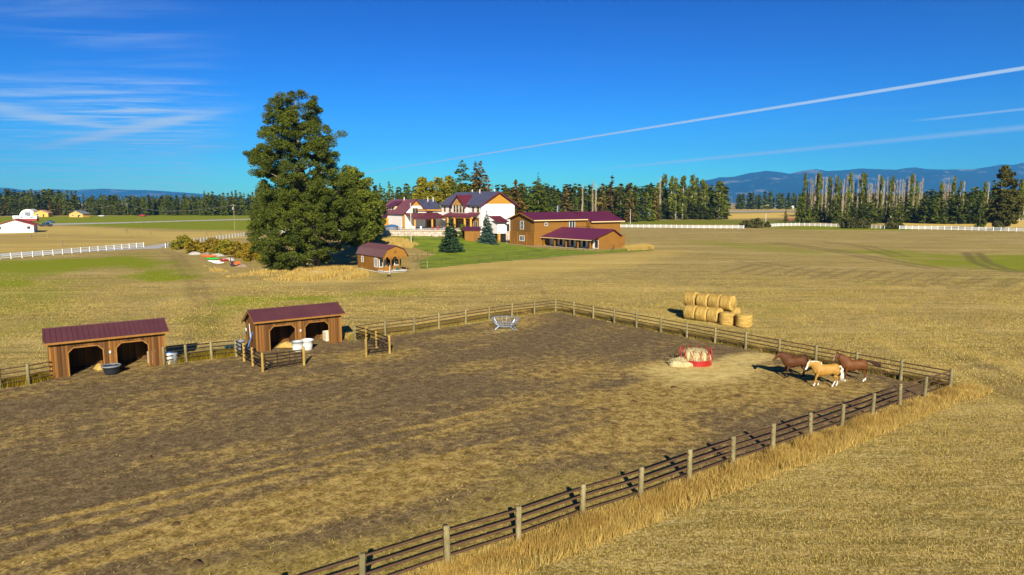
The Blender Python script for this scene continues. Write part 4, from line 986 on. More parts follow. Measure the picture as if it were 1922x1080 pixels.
# terrace on its stone retaining wall
TA, TB = AT(718, 440, 203), AT(872, 440, 201)
ter = thing('terrace', 'paved terrace on a pale stone retaining wall below the house', 'terrace', (TA.x, TA.y, 1.0))
d = (TB - TA); d.z = 0; ln = d.length; e = d.normalized(); f_ = Vector((-e.y, e.x, 0))
back = [K + U * (-3.0) - V * .5, K + U * (-3) - V * 24, K - U * 13.5 - V * 24, K - U * 13.9 - V * 40]
mb = MB(); pts = [Vector((0, 0, 0)), Vector((ln * e.x, ln * e.y, 0))] + [Vector((p.x - TA.x, p.y - TA.y, 0)) for p in back] + [f_ * 26]
mb.poly(pts, (0, 0, 2.62)); mb.build('slab', MATS['concrete'], ter)
nst = 26
for i in range(nst):
    for j in range(3):
        w_ = ln / nst; x = i * w_ + (.25 * w_ if j % 2 else 0)
        if x + w_ > ln: continue
        mb = MB().box(e * (x + w_ / 2) - f_ * (.14 + random.uniform(-.05, .05)) + Vector((0, 0, .72 + j * .68)), (w_ - .06, .3, .64), math.atan2(e.y, e.x)); mb.build('stone', MATS['stone_wall'], ter)
MB().box(e * (ln / 2) - f_ * .14 + Vector((0, 0, 2.74)), (ln, .5, .16), math.atan2(e.y, e.x)).build('coping', MATS['trim_tan'], ter)
mb = MB()
for k in range(30): mb.tube([e * (ln * k / 29) + f_ * .3 + Vector((0, 0, 2.8)), e * (ln * k / 29) + f_ * .3 + Vector((0, 0, 3.7))], .03, 4)
mb.tube([f_ * .3 + Vector((0, 0, 3.7)), e * ln + f_ * .3 + Vector((0, 0, 3.7))], .04, 4); mb.build('railing', MATS['dark'], ter)
def at_ter(px, Y): p = AT(px, 430, Y); return Vector((p.x, p.y, 3.62))
ht = thing('hot_tub', 'round dark hot tub with a blue cover on the terrace', 'hot tub', at_ter(735, 208))
MB().lathe([(1.9, 0), (2.0, .1), (2.0, 1.1), (1.95, 1.15)], 20).build('shell', MATS['grey_plastic'], ht, True)
MB().lathe([(2.1, 1.1), (2.1, 1.22), (1.2, 1.6), (.3, 1.75)], 20).build('cover', MATS['blue_wall'], ht, True)
for k, (px, lab) in enumerate(((777, 'white terrace chair beside the pole'), (790, 'white terrace chair under the low porch eave'), (812, 'dark red terrace chair by the porch post'), (822, 'dark red terrace chair near the fire ring'))):
    c = thing('terrace_chair', lab, 'chair', at_ter(px, 209)); m_ = MATS['white_paint'] if k < 2 else MATS['red_roof']
    MB().box((0, 0, .45), (.6, .6, .08)).build('seat', m_, c); MB().box((0, .3, .8), (.6, .08, .7)).build('backrest', m_, c)
    for sx in (-.26, .26):
        for sy in (-.26, .26): MB().box((sx, sy, .2), (.06, .06, .42)).build('leg', m_, c)
fr_ = MB().lathe([(1.1, 0), (1.15, .3), (1.1, .75), (.75, .75), (.7, .1)], 18).build('fire_ring', MATS['stone_wall'], None, True)
pz = AT(817, 441, 199); fr_.location = (pz.x, pz.y, hz(pz.x, pz.y)); tag(fr_, 'round stone fire ring at the foot of the terrace wall', 'fire ring')
# brown pump shed between the spruces
p = AT(886, 457, 190); ps = thing('pump_shed', 'small brown shed with maroon roof between two blue spruces', 'shed', (p.x, p.y, hz(p.x, p.y)), .12)
mb = MB(); mb.poly([(-2.1, -1.6, -.3), (2.1, -1.6, -.3), (2.1, 1.6, -.3), (-2.1, 1.6, -.3)], (0, 0, 3.2)); mb.build('wall', MATS['barn_wall'], ps)
mb = MB(); roofplane(mb, (-2.5, -2.0, 2.95), (2.5, -2.0, 2.95), (2.5, 2.0, 3.8), (-2.5, 2.0, 3.8), .12, .6); mb.build('roof', MATS['house_roof'], ps)
MB().box((.8, -1.62, 1.0), (.9, .05, 2.0)).build('door', MATS['barn_wall_dark'], ps)

# ---- gambrel-roofed cabin with a porch; local x along U (porch front), local +y away from the viewer
NC = Vector((*G(720, 513.5)[:2], 0))
cab = thing('cabin', 'brown gambrel-roofed cabin with a front porch beside the big pine', 'cabin', NC, ANG)
W2, LN, PD = 4.5, 10.8, 2.3
gp_ = [(0, .25), (W2, .25), (W2, 3.0), (W2 * .86, 3.95), (W2 / 2, 4.55), (W2 * .14, 3.95), (0, 3.0)]
mb = MB(); mb.poly([(x, PD, z) for x, z in gp_], (0, LN - PD, 0)); mb.build('wall', MATS['barn_wall'], cab)
mb = MB(); mb.poly([(x, 0.05, z) for x, z in [(0, 2.75), (W2, 2.75)] + gp_[2:]], (0, .12, 0)); mb.build('porch_gable', MATS['cedar_dark'], cab)
mb = MB()
for (xa, za), (xb, zb), m_ in (((-.2, 2.72), (W2 * .14 - .02, 4.03), 0), ((W2 + .2, 2.72), (W2 * .86 + .02, 4.03), 0)):
    roofplane(mb, (xa, -.2, za), (xa, LN + .15, za), (xb, LN + .15, zb), (xb, -.2, zb), .07, .55)
mb.build('lower_roof', MATS['shed_roof'], cab)
mb = MB()
for xa in (W2 * .14 - .06, W2 * .86 + .06): roofplane(mb, (xa, -.2, 4.03), (xa, LN + .15, 4.03), (W2 / 2, LN + .15, 4.66), (W2 / 2, -.2, 4.66), .07, .55)
mb.build('upper_roof', MATS['shed_roof'], cab)
mb = MB(); mb.box((W2 / 2, PD / 2 - .02, .32), (W2, PD, .14)); mb.build('porch_floor', MATS['concrete'], cab)
for x in (.1, 1.45, W2 - 1.5, W2 - .1): MB().box((x, .12, 1.55), (.14, .14, 2.45)).build('porch_post', MATS['cedar_dark'], cab)
mb = MB(); mb.box((.78, .12, .75), (1.2, .05, .8)); mb.box((W2 / 2, .1, .30), (W2 + .1, .06, .2)); mb.build('porch_rail', MATS['cedar_dark'], cab)
for x, s in ((.25, 1), (1.3, -1), (1.6, 1), (W2 - 1.65, -1), (W2 - 1.35, 1), (W2 - .25, -1)): MB().poly([(x, .08, 2.75), (x + s * .45, .08, 2.75), (x, .08, 2.2)], (0, .08, 0)).build('arch_brace', MATS['cedar_dark'], cab)
window(cab, (0, 8.6, 1.9), .7, 1.0, (-1, 0, 0), 'white_paint', (1, 2)); window(cab, (0, 3.0, 1.65), 1.1, 1.5, (-1, 0, 0), 'white_paint', (2, 1))
window(cab, (.9, PD, 1.6), 1.2, 1.4, (0, -1, 0), 'white_paint', (2, 1)); window(cab, (3.6, PD, 1.7), .8, 1.2, (0, -1, 0), 'white_paint', (1, 2))
d_ = MB().box((2.3, PD - .04, 1.35), (.95, .06, 2.0)).build('door', MATS['dark'], cab); MB().box((2.62, PD - .09, 1.3), (.08, .06, .12)).build('handle', MATS['steel'], d_)
MB().box((W2 / 2, .0, 3.6), (.4, .06, .45)).build('gable_vent', MATS['barn_wall_dark'], cab)
mb = MB(); mb.box((W2 / 2, 5.5, .12), (W2 - .2, LN - .4, .26)); mb.build('skid_base', MATS['concrete'], cab)
for dx, lab in ((1.7, 'small dark green pot beside the cabin door'), (2.9, 'dark green pot at the foot of the porch rail')):
    tub('flower_pot', lab, 'pot', NC + U * dx - V * .7 + Vector((0, 0, .39)), .2, .27, .45, 'green_plastic', None, False)
wh = MB().tube([(0, 0, 0), (0, 0, 1.5)], .05, 6).build('marker_post', MATS['white_plastic']); wh.location = G(728, 514) + V * .8; tag(wh, 'thin white marker post by the cabin corner', 'post')
ty = MB().lathe([(.12, 0), (.3, .02), (.34, .12), (.3, .22), (.12, .24)], 16).build('tyre', MATS['black_plastic'], None, True); ty.location = G(730, 519); tag(ty, 'small black tyre lying before the cabin', 'tyre')

# ------------------------------------------------------------------ hay bales and feeders
def bale_mesh(seed, r=.78, l=1.22):
    rs = random.Random(seed); n = 30; rings = []
    prof = [(-.5, .2), (-.5, .55), (-.49, .86), (-.46, .97), (-.36, 1.0), (-.2, .995), (-.05, 1.01), (.1, .99), (.25, 1.005), (.38, 1.0), (.46, .97), (.49, .86), (.5, .55), (.5, .2)]
    vs = []; fs = []; ph = rs.uniform(0, 6)
    for i, (x, f) in enumerate(prof):
        for k in range(n):
            a = 2 * math.pi * k / n
            q = f * r * (1 + .025 * math.sin(2 * a + ph) + rs.uniform(-.022, .022)); z = q * math.sin(a)
            if z < -r * .90: z = -r * .90
            vs.append((x * l + rs.uniform(-.015, .015), q * math.cos(a), z))
    for i in range(len(prof) - 1):
        for k in range(n): fs.append((i * n + k, i * n + (k + 1) % n, (i + 1) * n + (k + 1) % n, (i + 1) * n + k))
    fs.append(tuple(range(n - 1, -1, -1))); fs.append(tuple((len(prof) - 1) * n + k for k in range(n)))
    for _ in range(260):                                       # loose stalks
        a = rs.uniform(0, 6.28); x = rs.uniform(-.5, .5) * l; p = Vector((x, r * math.cos(a), max(-r * .9, r * math.sin(a)))); nrm = Vector((0, math.cos(a), math.sin(a)))
        tng = Vector((rs.uniform(-.3, .3), -math.sin(a), math.cos(a))) * rs.uniform(.08, .2) * rs.choice((-1, 1)); w_ = Vector((.02, 0, 0)); o = len(vs)
        q = p + tng + nrm * rs.uniform(.02, .07)
        vs += [tuple(p - w_), tuple(p + w_), tuple(q)]; fs.append((o, o + 1, o + 2))
    mb = MB(); mb.add(vs, fs); return mesh_of(mb, 'hay_bale', MATS['bale'], True)
BALES = [bale_mesh(k) for k in range(4)]
b0 = G(1281, 600); b1 = G(1343, 608); bd = (b1 - b0); bd.z = 0; bd.normalize(); bz = math.atan2(bd.y, bd.x); bn = Vector((-bd.y, bd.x, 0))
GB = 'round hay bales stacked in a pyramid'
def bale(p, k, label, grp=GB, rot=None):
    o = place(BALES[k % 4], 'hay_bale', None, p, rot=rot or (random.uniform(-.25, .25) if p[2] < 1 else random.uniform(-.3, .3), 0, bz + random.uniform(-.05, .05)))
    return tag(o, label, 'hay bale', grp)
st0 = b0 + bn * .75 + Vector((0, 0, .70))
for k in range(3): bale(st0 + bd * (.62 + 1.27 * k + (.06 if k else 0)), k, ('lower-row hay bale at the shadowed end of the stack', 'middle bale of the lower row facing the paddock', 'lower-row hay bale touching the upright bale')[k])
for k in range(4): bale(st0 + bn * 1.60 + bd * (.5 + 1.26 * k), k + 1, 'round bale in the back row, mostly hidden under the stack')
for k in range(4): bale(st0 + bn * .80 + bd * (.15 + 1.27 * k + (.18 if k else 0)) + Vector((0, 0, 1.28)), k + 2, ('top-row hay bale over the shadowed end of the stack', 'second top-row bale counted from the shadowed end', 'third top-row bale counted from the shadowed end', 'top-row hay bale jutting out above the upright bales')[k])
for (px, py), lab in (((1369, 612), 'round bale standing on end next to the stack'), ((1401, 616), 'round bale standing on end, farthest from the stack')):
    q = G(px, py) + Vector((0, .75, .60)); o = place(BALES[1], 'hay_bale', None, q, rot=(0, math.pi / 2, random.uniform(0, 6))); tag(o, lab, 'hay bale')

rfp = G(1313, 690) + Vector((0, 1.15, 0))
rf_ = thing('hay_ring', 'red steel ring feeder round a pale hay bale', 'feeder', rfp)
mb = MB(); n = 40; RR = 1.2
vs = []; fs = []
for z, rr in ((.04, RR), (.42, RR), (.42, RR - .02), (.04, RR - .02)):
    for k in range(n): a = 2 * math.pi * k / n; vs.append((rr * math.cos(a), rr * math.sin(a), z))
for i in range(4):
    for k in range(n): fs.append((i * n + k, i * n + (k + 1) % n, ((i + 1) % 4) * n + (k + 1) % n, ((i + 1) % 4) * n + k))
mb.add(vs, fs); mb.build('skirt', MATS['red_paint'], rf_)
def ringtube(r_, z, rad, n=40):
    mb = MB(); pts = [(r_ * math.cos(2 * math.pi * k / n), r_ * math.sin(2 * math.pi * k / n), z) for k in range(n + 1)]; mb.tube(pts, rad, 6); return mb
ringtube(RR + .01, .43, .03).build('hoop', MATS['red_paint'], rf_)
for k in range(12):
    a = 2 * math.pi * k / 12 + .1; a2 = a + .17; a3 = a - .17; P_ = lambda an, z, r_=RR: (r_ * math.cos(an), r_ * math.sin(an), z)
    MB().tube([P_(a3, .42), P_(a, 1.22, RR - .05), P_(a2, .42)], .024, 6).build('upright', MATS['red_paint'], rf_)
    MB().tube([P_(a, .42), P_(a, 1.26, RR - .05)], .026, 6).build('upright', MATS['red_paint'], rf_)
def hay_lump(name, label, p, rx, ry, h, seed, topflat=.6, n=34, rings=12):
    rs = random.Random(seed); vs = []; fs = []
    for i in range(rings):
        f = i / (rings - 1); pr = (1 - f ** 2.6); z = h * min(1, f / topflat) ** .8
        for k in range(n):
            a = 2 * math.pi * k / n; rr = pr * (1 + .10 * math.sin(3 * a + seed) + .07 * math.sin(7 * a) + rs.uniform(-.05, .05))
            vs.append((rx * rr * math.cos(a), ry * rr * math.sin(a), z * (1 + rs.uniform(-.05, .05)) + .06 * math.sin(2 * a + i) * f))
    for i in range(rings - 1):
        for k in range(n): fs.append((i * n + k, i * n + (k + 1) % n, (i + 1) * n + (k + 1) % n, (i + 1) * n + k))
    for _ in range(420):
        a = rs.uniform(0, 6.28); i = rs.randrange(rings - 1); q = Vector(vs[i * n + rs.randrange(n)]); d = Vector((rs.uniform(-1, 1), rs.uniform(-1, 1), rs.uniform(-.2, .9))).normalized() * rs.uniform(.08, .24); w_ = d.orthogonal().normalized() * .018; o = len(vs)
        vs += [tuple(q - w_), tuple(q + w_), tuple(q + d)]; fs.append((o, o + 1, o + 2))
    mb = MB(); mb.add(vs, fs); o = mb.build(name, MATS['pale_hay'], None, True); o.location = p; return tag(o, label, 'hay')
hay_lump('hay_bale', 'pale half-eaten hay bale inside the red ring feeder', rfp + Vector((0, .05, .03)), 1.10, 1.06, .98, 4)
hay_lump('hay_heap', 'pale hay pulled out over the side of the red feeder', rfp + Vector((-1.15, -.45, 0)), 1.05, .85, .72, 9, 1.3)

crp = G(948, 622) + Vector((0, 1.0, 0))
cr = thing('basket_feeder', 'silver-blue steel basket feeder with splayed ribs, empty', 'feeder', crp, R(-8)); cr.scale = (1, 1, .8)
def ellp(a, r_, z): return (r_ * 1.05 * math.cos(a), r_ * .80 * math.sin(a), z)
A0, A1 = R(-32), R(212); NR = 13
def ring_part(nm, r_, z, rad, a0=0., a1=2 * math.pi, n=40): MB().tube([ellp(a0 + (a1 - a0) * k / n, r_, z) for k in range(n + 1)], rad, 6).build(nm, MATS['steel'], cr)
ring_part('base_ring', .62, .42, .04); ring_part('middle_ring', .95, .70, .034, A0, A1); ring_part('top_ring', 1.26, 1.36, .04, A0, A1)
for k in range(NR):
    a = A0 + (A1 - A0) * k / (NR - 1); MB().tube([ellp(a, .62, .42), ellp(a, .95, .70), ellp(a, 1.14, 1.02), ellp(a, 1.26, 1.36)], .03, 6).build('rib', MATS['steel'], cr)
for k in range(5): a = -.4 - k * .6; MB().tube([ellp(a, .1, .40), ellp(a, .62, .42)], .026, 6).build('floor_bar', MATS['steel'], cr)
for a in (R(25), R(155), R(215), R(325)): MB().tube([ellp(a, .62, .44), ellp(a, 1.05, .03)], .045, 6).build('leg', MATS['steel'], cr)
MB().tube([ellp(R(215), 1.05, .04), ellp(R(155), 1.05, .04)], .035, 6).build('foot_bar', MATS['steel'], cr); MB().tube([ellp(R(325), 1.05, .04), ellp(R(25), 1.05, .04)], .035, 6).build('foot_bar', MATS['steel'], cr)

# ------------------------------------------------------------------ horses
def horse(name, label, loc_, rz, coat, coat2, legs, head, tail, white, mane_c, hair_mat, belly=1.0):
    """x forward, z up. legs: (foot dx, knee dx, lift) for FL, FR, HL, HR; head: (poll x, poll z, muzzle x, muzzle z, yaw)"""
    t = thing(name, label, 'horse', loc_, rz)
    mb = MB()
    T = [(-.86, 1.22, .10, .08), (-.80, 1.24, .22, .17), (-.66, 1.22, .31, .26), (-.45, 1.18, .345, .29), (-.2, 1.13, .345 * belly, .29), (.05, 1.09, .36 * belly, .295), (.28, 1.09, .385, .28), (.48, 1.14, .40, .25), (.64, 1.15, .34, .20), (.76, 1.14, .22, .15), (.82, 1.14, .10, .08)]
    mb.ell_loft([((x, 0, z - .01), (0, w * 1.06, 0), (0, 0, h * 1.06)) for x, z, h, w in T], 16)
    for s in (-1, 1):                                           # haunch and shoulder
        mb.ell_loft([((-.62, s * .15, 1.38 - .09 * i), (0, .17 * math.sin(.35 + i * .35), 0), (.25 * math.sin(.35 + i * .35), 0, 0)) for i in range(8)], 12)
        mb.ell_loft([((.46 - .02 * i, s * .14, 1.36 - .085 * i), (0, .12 * math.sin(.35 + i * .35), 0), (.19 * math.sin(.35 + i * .35), 0, 0)) for i in range(8)], 12)
    px_, pz, mx, mz, yaw = head
    n0, n1 = Vector((.50, 0, 1.24)), Vector((px_, 0, pz))
    for_ = []
    for i in range(7):
        f = i / 6; c = n0.lerp(n1, f) + Vector((0, 0, .05 * math.sin(f * math.pi))); dirv = (n1 - n0).normalized(); nrm = Vector((-dirv.z, 0, dirv.x))
        hh = .34 * (1 - f) ** 1.1 + .15; for_.append((c, (0, .155 * (1 - f) + .082, 0), nrm * hh * .92))
    mb.ell_loft(for_, 14)
    hd = Vector((mx - px_, 0, mz - pz)); hl = hd.length; hd.normalize(); hn_ = Vector((-hd.z, 0, hd.x))
    cy, sy = math.cos(yaw), math.sin(yaw)
    def yawp(p):
        q = p - n1; return n1 + Vector((q.x * cy - q.y * sy, q.x * sy + q.y * cy, q.z))
    hs_ = []
    for f, hh, w, off in ((-.16, .05, .05, 0), (-.08, .11, .085, 0), (.08, .145, .10, .0), (.25, .15, .10, .01), (.45, .115, .08, -.005), (.65, .085, .062, -.01), (.82, .078, .06, -.005), (.95, .075, .06, 0), (1.02, .045, .04, 0)):
        c = n1 + hd * hl * f - hn_ * off * -1; hs_.append((yawp(c), Vector((-w * sy, w * cy, 0)), Vector((hn_.x * cy, hn_.x * sy, hn_.z)) * hh))
    mb.ell_loft(hs_, 12)
    for s in (-1, 1):                                           # ears
        e0 = yawp(n1 + Vector((-.02, s * .06, .10))); e1 = yawp(n1 + Vector((.0, s * .075, .27))); mb.tube([e0, e0.lerp(e1, .5), e1], [.04, .038, .008], 7)
    def leg(path, rad): mb.tube(path, rad, 10)
    for (fd, kd, lift), s, front in zip(legs, (1, -1, 1, -1), (1, 1, 0, 0)):
        y = s * .155
        if front:
            leg([(.50, y * .9, 1.12), (.50 + kd * .2, y, .86), (.50 + kd, y, .50 + lift * .5), (.50 + kd * .55 + fd * .45, y, .34 + lift * .8), (.50 + fd, y, .13 + lift), (.545 + fd, y, .06 + lift), (.56 + fd, y, .005 + lift)],
                [.15, .105, .068, .046, .044, .058, .066])
        else:
            leg([(-.60, y * .85, 1.15), (-.54 + kd * .3, y, .90), (-.60 + kd * .7, y, .70 + lift * .3), (-.76 + kd, y, .50 + lift * .5), (-.72 + kd * .5 + fd * .5, y, .34 + lift * .8), (-.68 + fd, y, .14 + lift), (-.635 + fd, y, .06 + lift), (-.62 + fd, y, .005 + lift)],
                [.23, .175, .11, .062, .047, .046, .06, .068])
    tmp = mb.build('tmp', None, None, True)
    rm = tmp.modifiers.new('r', 'REMESH'); rm.mode = 'VOXEL'; rm.voxel_size = .026
    sm = tmp.modifiers.new('s', 'SMOOTH'); sm.factor = .5; sm.iterations = 5
    bpy.context.view_layer.update()
    me = bpy.data.meshes.new_from_object(tmp.evaluated_get(bpy.context.evaluated_depsgraph_get())); bpy.data.objects.remove(tmp)
    me.polygons.foreach_set('use_smooth', [True] * len(me.polygons)); me.name = 'body'
    m = pmat('coat_' + name + str(len(bpy.data.materials)), coat, coat2, 2.5, rough=.62, spec=.22)
    nt_ = m.node_tree; at = nt_.nodes.new('ShaderNodeAttribute'); at.attribute_name = 'mark'; mx_ = nt_.nodes.new('ShaderNodeMix'); mx_.data_type = 'RGBA'
    bs = nt_.nodes['Principled BSDF']; src = bs.inputs['Base Color'].links[0].from_socket
    sp = nt_.nodes.new('ShaderNodeSeparateColor'); nt_.links.new(at.outputs['Color'], sp.inputs[0])
    nt_.links.new(sp.outputs[0], mx_.inputs[0]); nt_.links.new(src, mx_.inputs[6]); mx_.inputs[7].default_value = (.58, .54, .48, 1)
    m2 = nt_.nodes.new('ShaderNodeMix'); m2.data_type = 'RGBA'; nt_.links.new(sp.outputs[1], m2.inputs[0]); nt_.links.new(mx_.outputs[2], m2.inputs[6]); m2.inputs[7].default_value = (.02, .012, .008, 1)
    nt_.links.new(m2.outputs[2], bs.inputs['Base Color'])
    me.materials.clear(); me.materials.append(m)
    co = np.zeros(len(me.vertices) * 3, np.float32); me.vertices.foreach_get('co', co); co = co.reshape(-1, 3)
    w = np.zeros(len(co)); k_ = np.zeros(len(co))
    for i, top in enumerate(white['legs']):
        fr = i < 2; s = 1 if i % 2 == 0 else -1; sel = ((co[:, 0] > 0) == fr) & (co[:, 1] * s > 0) & (co[:, 2] < 1.0)
        if top: w = np.maximum(w, sel * (1 - sst(top - .04, top + .04, co[:, 2])))
        k_ = np.maximum(k_, sel * (1 - sst(.05, .075, co[:, 2])) * (0.9 if not top else .35))
        if not top: k_ = np.maximum(k_, sel * .6 * (1 - sst(.25, .6, co[:, 2])))
    if white['blaze']:
        a = np.array(n1); dd = co - a; ux = np.array([hd.x * cy, hd.x * sy, hd.z]); uy = np.array([-sy, cy, 0.]); un = np.array([hn_.x * cy, hn_.x * sy, hn_.z])
        if un[2] < 0: un = -un
        f = dd @ ux; lat = np.abs(dd @ uy); up = dd @ un
        w = np.maximum(w, (f > .02) * (f < hl * 1.1) * (lat < white['blaze']) * (up > -.02))
    ca = me.color_attributes.new('mark', 'FLOAT_COLOR', 'POINT'); ca.data.foreach_set('color', np.stack([w, k_, 0 * w, 0 * w + 1], -1).astype(np.float32).ravel())
    place(me, 'body', t)
    # mane and tail of many flat locks
    rs = random.Random(len(name) + int(px_ * 100)); mn = MB()
    for i in range(70):
        f = rs.random(); c = n0.lerp(n1, f) + Vector((0, 0, .05 * math.sin(f * math.pi))); dirv = (n1 - n0).normalized(); nrm = Vector((-dirv.z, 0, dirv.x)); top = c + nrm * (.31 * (1 - f) ** 1.1 + .135) * .9
        s = rs.choice((-1, 1, 1)); ln_ = rs.uniform(.14, .26); q = top + Vector((rs.uniform(-.06, .02), s * rs.uniform(.08, .15), -ln_)); mn.tube([top + Vector((0, 0, .01)), top + Vector((-.01, s * .06, .0)), q], [.022, .022, .006], 4)
    for i in range(12): mn.tube([n1 + Vector((0, rs.uniform(-.04, .04), .13)), yawp(n1 + hd * .12 + Vector((.04, rs.uniform(-.03, .03), .13))), yawp(n1 + hd * .25 + Vector((.06, rs.uniform(-.03, .03), .1)))], [.02, .018, .005], 4)
    mn.build('mane', MATS[mane_c], t, True)
    tl = MB(); T0 = Vector((-.83, 0, 1.36)); tp = [Vector(q) for q in tail]
    for i in range(56):
        off = [Vector((rs.gauss(0, 1), rs.gauss(0, 1), rs.gauss(0, 1))) for _ in tp]
        pth = [T0 + Vector((0, rs.uniform(-.02, .02), 0))] + [T0 + q + o * .016 * (j + 1.2) for j, (q, o) in enumerate(zip(tp, off))]
        tl.tube(pth, [.05] + [.04] * (len(tp) - 1) + [.006], 4)
    tl.build('tail', MATS[hair_mat], t, True)
    return t
pmat('hair_dark', (.015, .007, .004), (.05, .022, .010), 5, rough=.6); pmat('hair_white', (.62, .54, .40), (.78, .72, .60), 5, rough=.6); pmat('hair_bay', (.05, .016, .006), (.11, .04, .012), 5, rough=.6)
hang = [(-.06, 0, -.06), (-.12, 0, -.30), (-.13, 0, -.60), (-.10, 0, -.92)]
hP = G(1549, 727); hP.z = .035
horse('palomino_horse', 'palomino horse with pale mane walking, white blaze and socks', hP + Vector((0, .1, 0)), R(174), (.27, .130, .020), (.40, .220, .045),
      ((.20, .14, .03), (-.16, .06, .0), (.22, .12, .0), (-.14, -.10, .0)), (1.02, 1.56, 1.38, 1.12, .55), [(-.08, 0, -.02), (-.18, 0, -.22), (-.22, 0, -.55), (-.20, 0, -.95)], {'legs': (.26, .24, .40, .36), 'blaze': .06}, 'hair_white', 'hair_white')
hA = G(1492, 711); hA.z = .035
horse('chestnut_horse', 'dark chestnut horse walking foremost with its head held forward', hA + Vector((0, .2, 0)), R(188), (.045, .014, .003), (.10, .032, .007),
      ((.18, .10, .0), (-.20, .0, .0), (.16, .10, .0), (-.18, -.10, .0)), (1.16, 1.66, 1.58, 1.22, -.1), hang, {'legs': (0, 0, 0, 0), 'blaze': 0}, 'hair_bay', 'hair_dark')
hB = G(1603, 718); hB.z = .035
horse('bay_horse', 'tall red-brown horse with lifted dark tail and white feet', hB + Vector((0, .2, 0)), R(176), (.065, .020, .003), (.15, .050, .009),
      ((.04, .05, .0), (-.10, .0, .0), (.02, .02, .0), (-.22, -.14, .0)), (1.10, 1.80, 1.38, 1.36, .25), [(-.18, 0, .03), (-.42, 0, -.06), (-.66, 0, -.18), (-.86, 0, -.26)], {'legs': (.13, .13, .22, .22), 'blaze': .025}, 'hair_dark', 'hair_dark')

# ------------------------------------------------------------------ grass, straw and dung
def blades(name, P, h, w, lean, mat, label, nb=3, spread=.06, curl=.3, zoff=0.0):
    n = len(P); P = np.repeat(P, nb, 0); m = len(P); rs = np.random.RandomState(len(name) + n)
    P = P + np.stack([rs.normal(0, spread, m), rs.normal(0, spread, m), np.zeros(m)], -1)
    a = rs.uniform(0, 2 * np.pi, m); hh = h * rs.uniform(.55, 1.25, m) if np.isscalar(h) else np.repeat(h, nb) * rs.uniform(.55, 1.25, m); ln_ = lean * rs.uniform(.1, 1., m)
    la = rs.uniform(0, 2 * np.pi, m); ww = w * rs.uniform(.6, 1.3, m)
    sx = np.stack([np.cos(a) * ww, np.sin(a) * ww, np.zeros(m)], -1); le = np.stack([np.cos(la) * ln_ * hh, np.sin(la) * ln_ * hh, np.zeros(m)], -1)
    b0_, b1_ = P - sx, P + sx; tip = P + le + np.stack([np.zeros(m), np.zeros(m), hh], -1)
    V_ = np.stack([b0_, b1_, tip], 1).reshape(-1, 3); V_[:, 2] += zoff
    me = fastmesh(name, V_, np.arange(len(V_)).reshape(-1, 3), MATS[mat])
    return tag(place(me, name), label, kind='stuff')
def scatter_poly(poly, n, seed):
    rs = np.random.RandomState(seed); P = np.array(poly); lo, hi = P.min(0), P.max(0)
    x = rs.uniform(lo[0], hi[0], n); y = rs.uniform(lo[1], hi[1], n); k = inpoly(x, y, [tuple(p) for p in poly]); return x[k], y[k]
def stripe(pts, n, wlo, whi, seed):
    """random points in a strip beside a polyline, wlo..whi metres to its right"""
    rs = np.random.RandomState(seed); P = [np.array(p[:2], float) for p in pts]; seg = [np.hypot(*(b - a)) for a, b in zip(P[:-1], P[1:])]; tot_ = sum(seg); X = []
    for a, b, s in zip(P[:-1], P[1:], seg):
        k = int(n * s / tot_); t = rs.rand(k); d = (b - a) / s; nn = np.array([d[1], -d[0]]); X.append(a + t[:, None] * (b - a) + nn * rs.uniform(wlo, whi, k)[:, None])
    X = np.concatenate(X); return X[:, 0], X[:, 1]
def P3(x, y, z=0.0): return np.stack([x, y, hgt(x, y) + z], -1)
# mown stubble in front of the near fence
out = [tuple((NF0 - nfd * 12)[:2]), tuple(C1[:2]), (33, 46), (60, 60), (75, 40), (30, 8), (-12, 4)]
x, y = scatter_poly(out, 420000, 4); k = (y < 48) & (np.abs(x) < y * .80 + 3) & (y > 16); x, y = x[k], y[k]
dn = (x - NF0.x) * nfd.y - (y - NF0.y) * nfd.x; k = dn > 1.5; x, y = x[k], y[k]
dens = .35 + .65 * sst(.35, .62, fbm(x * .35, y * .35)); k = np.random.rand(len(x)) < dens * np.clip(34 / np.hypot(x, y), .35, 1); x, y = x[k], y[k]
blades('stubble', P3(x, y), .06 + .06 * fbm(x * .8, y * .8), .010, .8, 'blade_stubble', 'short dry stubble of the mown field', 3, .07)
# field behind the right fence
x, y = scatter_poly([tuple(C1[:2]), (95, 60), (95, 125), (4, 125), tuple(C2[:2])], 230000, 6); k = (np.abs(x) < y * .82 + 2) & (np.random.rand(len(x)) < (.35 + .65 * sst(.35, .6, fbm(x * .2, y * .2))) * (1 - sst(75, 124, y))); x, y = x[k], y[k]
blades('stubble', P3(x, y), .11, .024, 1.2, 'blade_stubble', 'short dry stubble beyond the paddock fence', 2, .08)
x, y = scatter_poly([(-110, 30), (-34, 50), (-28, 56), (-17, 63.5), (4, 77), (4, 125), (-110, 125)], 170000, 7); k = (np.abs(x) < y * .82 + 2) & (np.random.rand(len(x)) < (.25 + .75 * sst(.35, .6, fbm(x * .2, y * .2))) * (1 - sst(75, 124, y))); x, y = x[k], y[k]
blades('stubble', P3(x, y), .12, .026, 1.2, 'blade_stubble', 'short dry stubble behind the horse sheds', 2, .08)
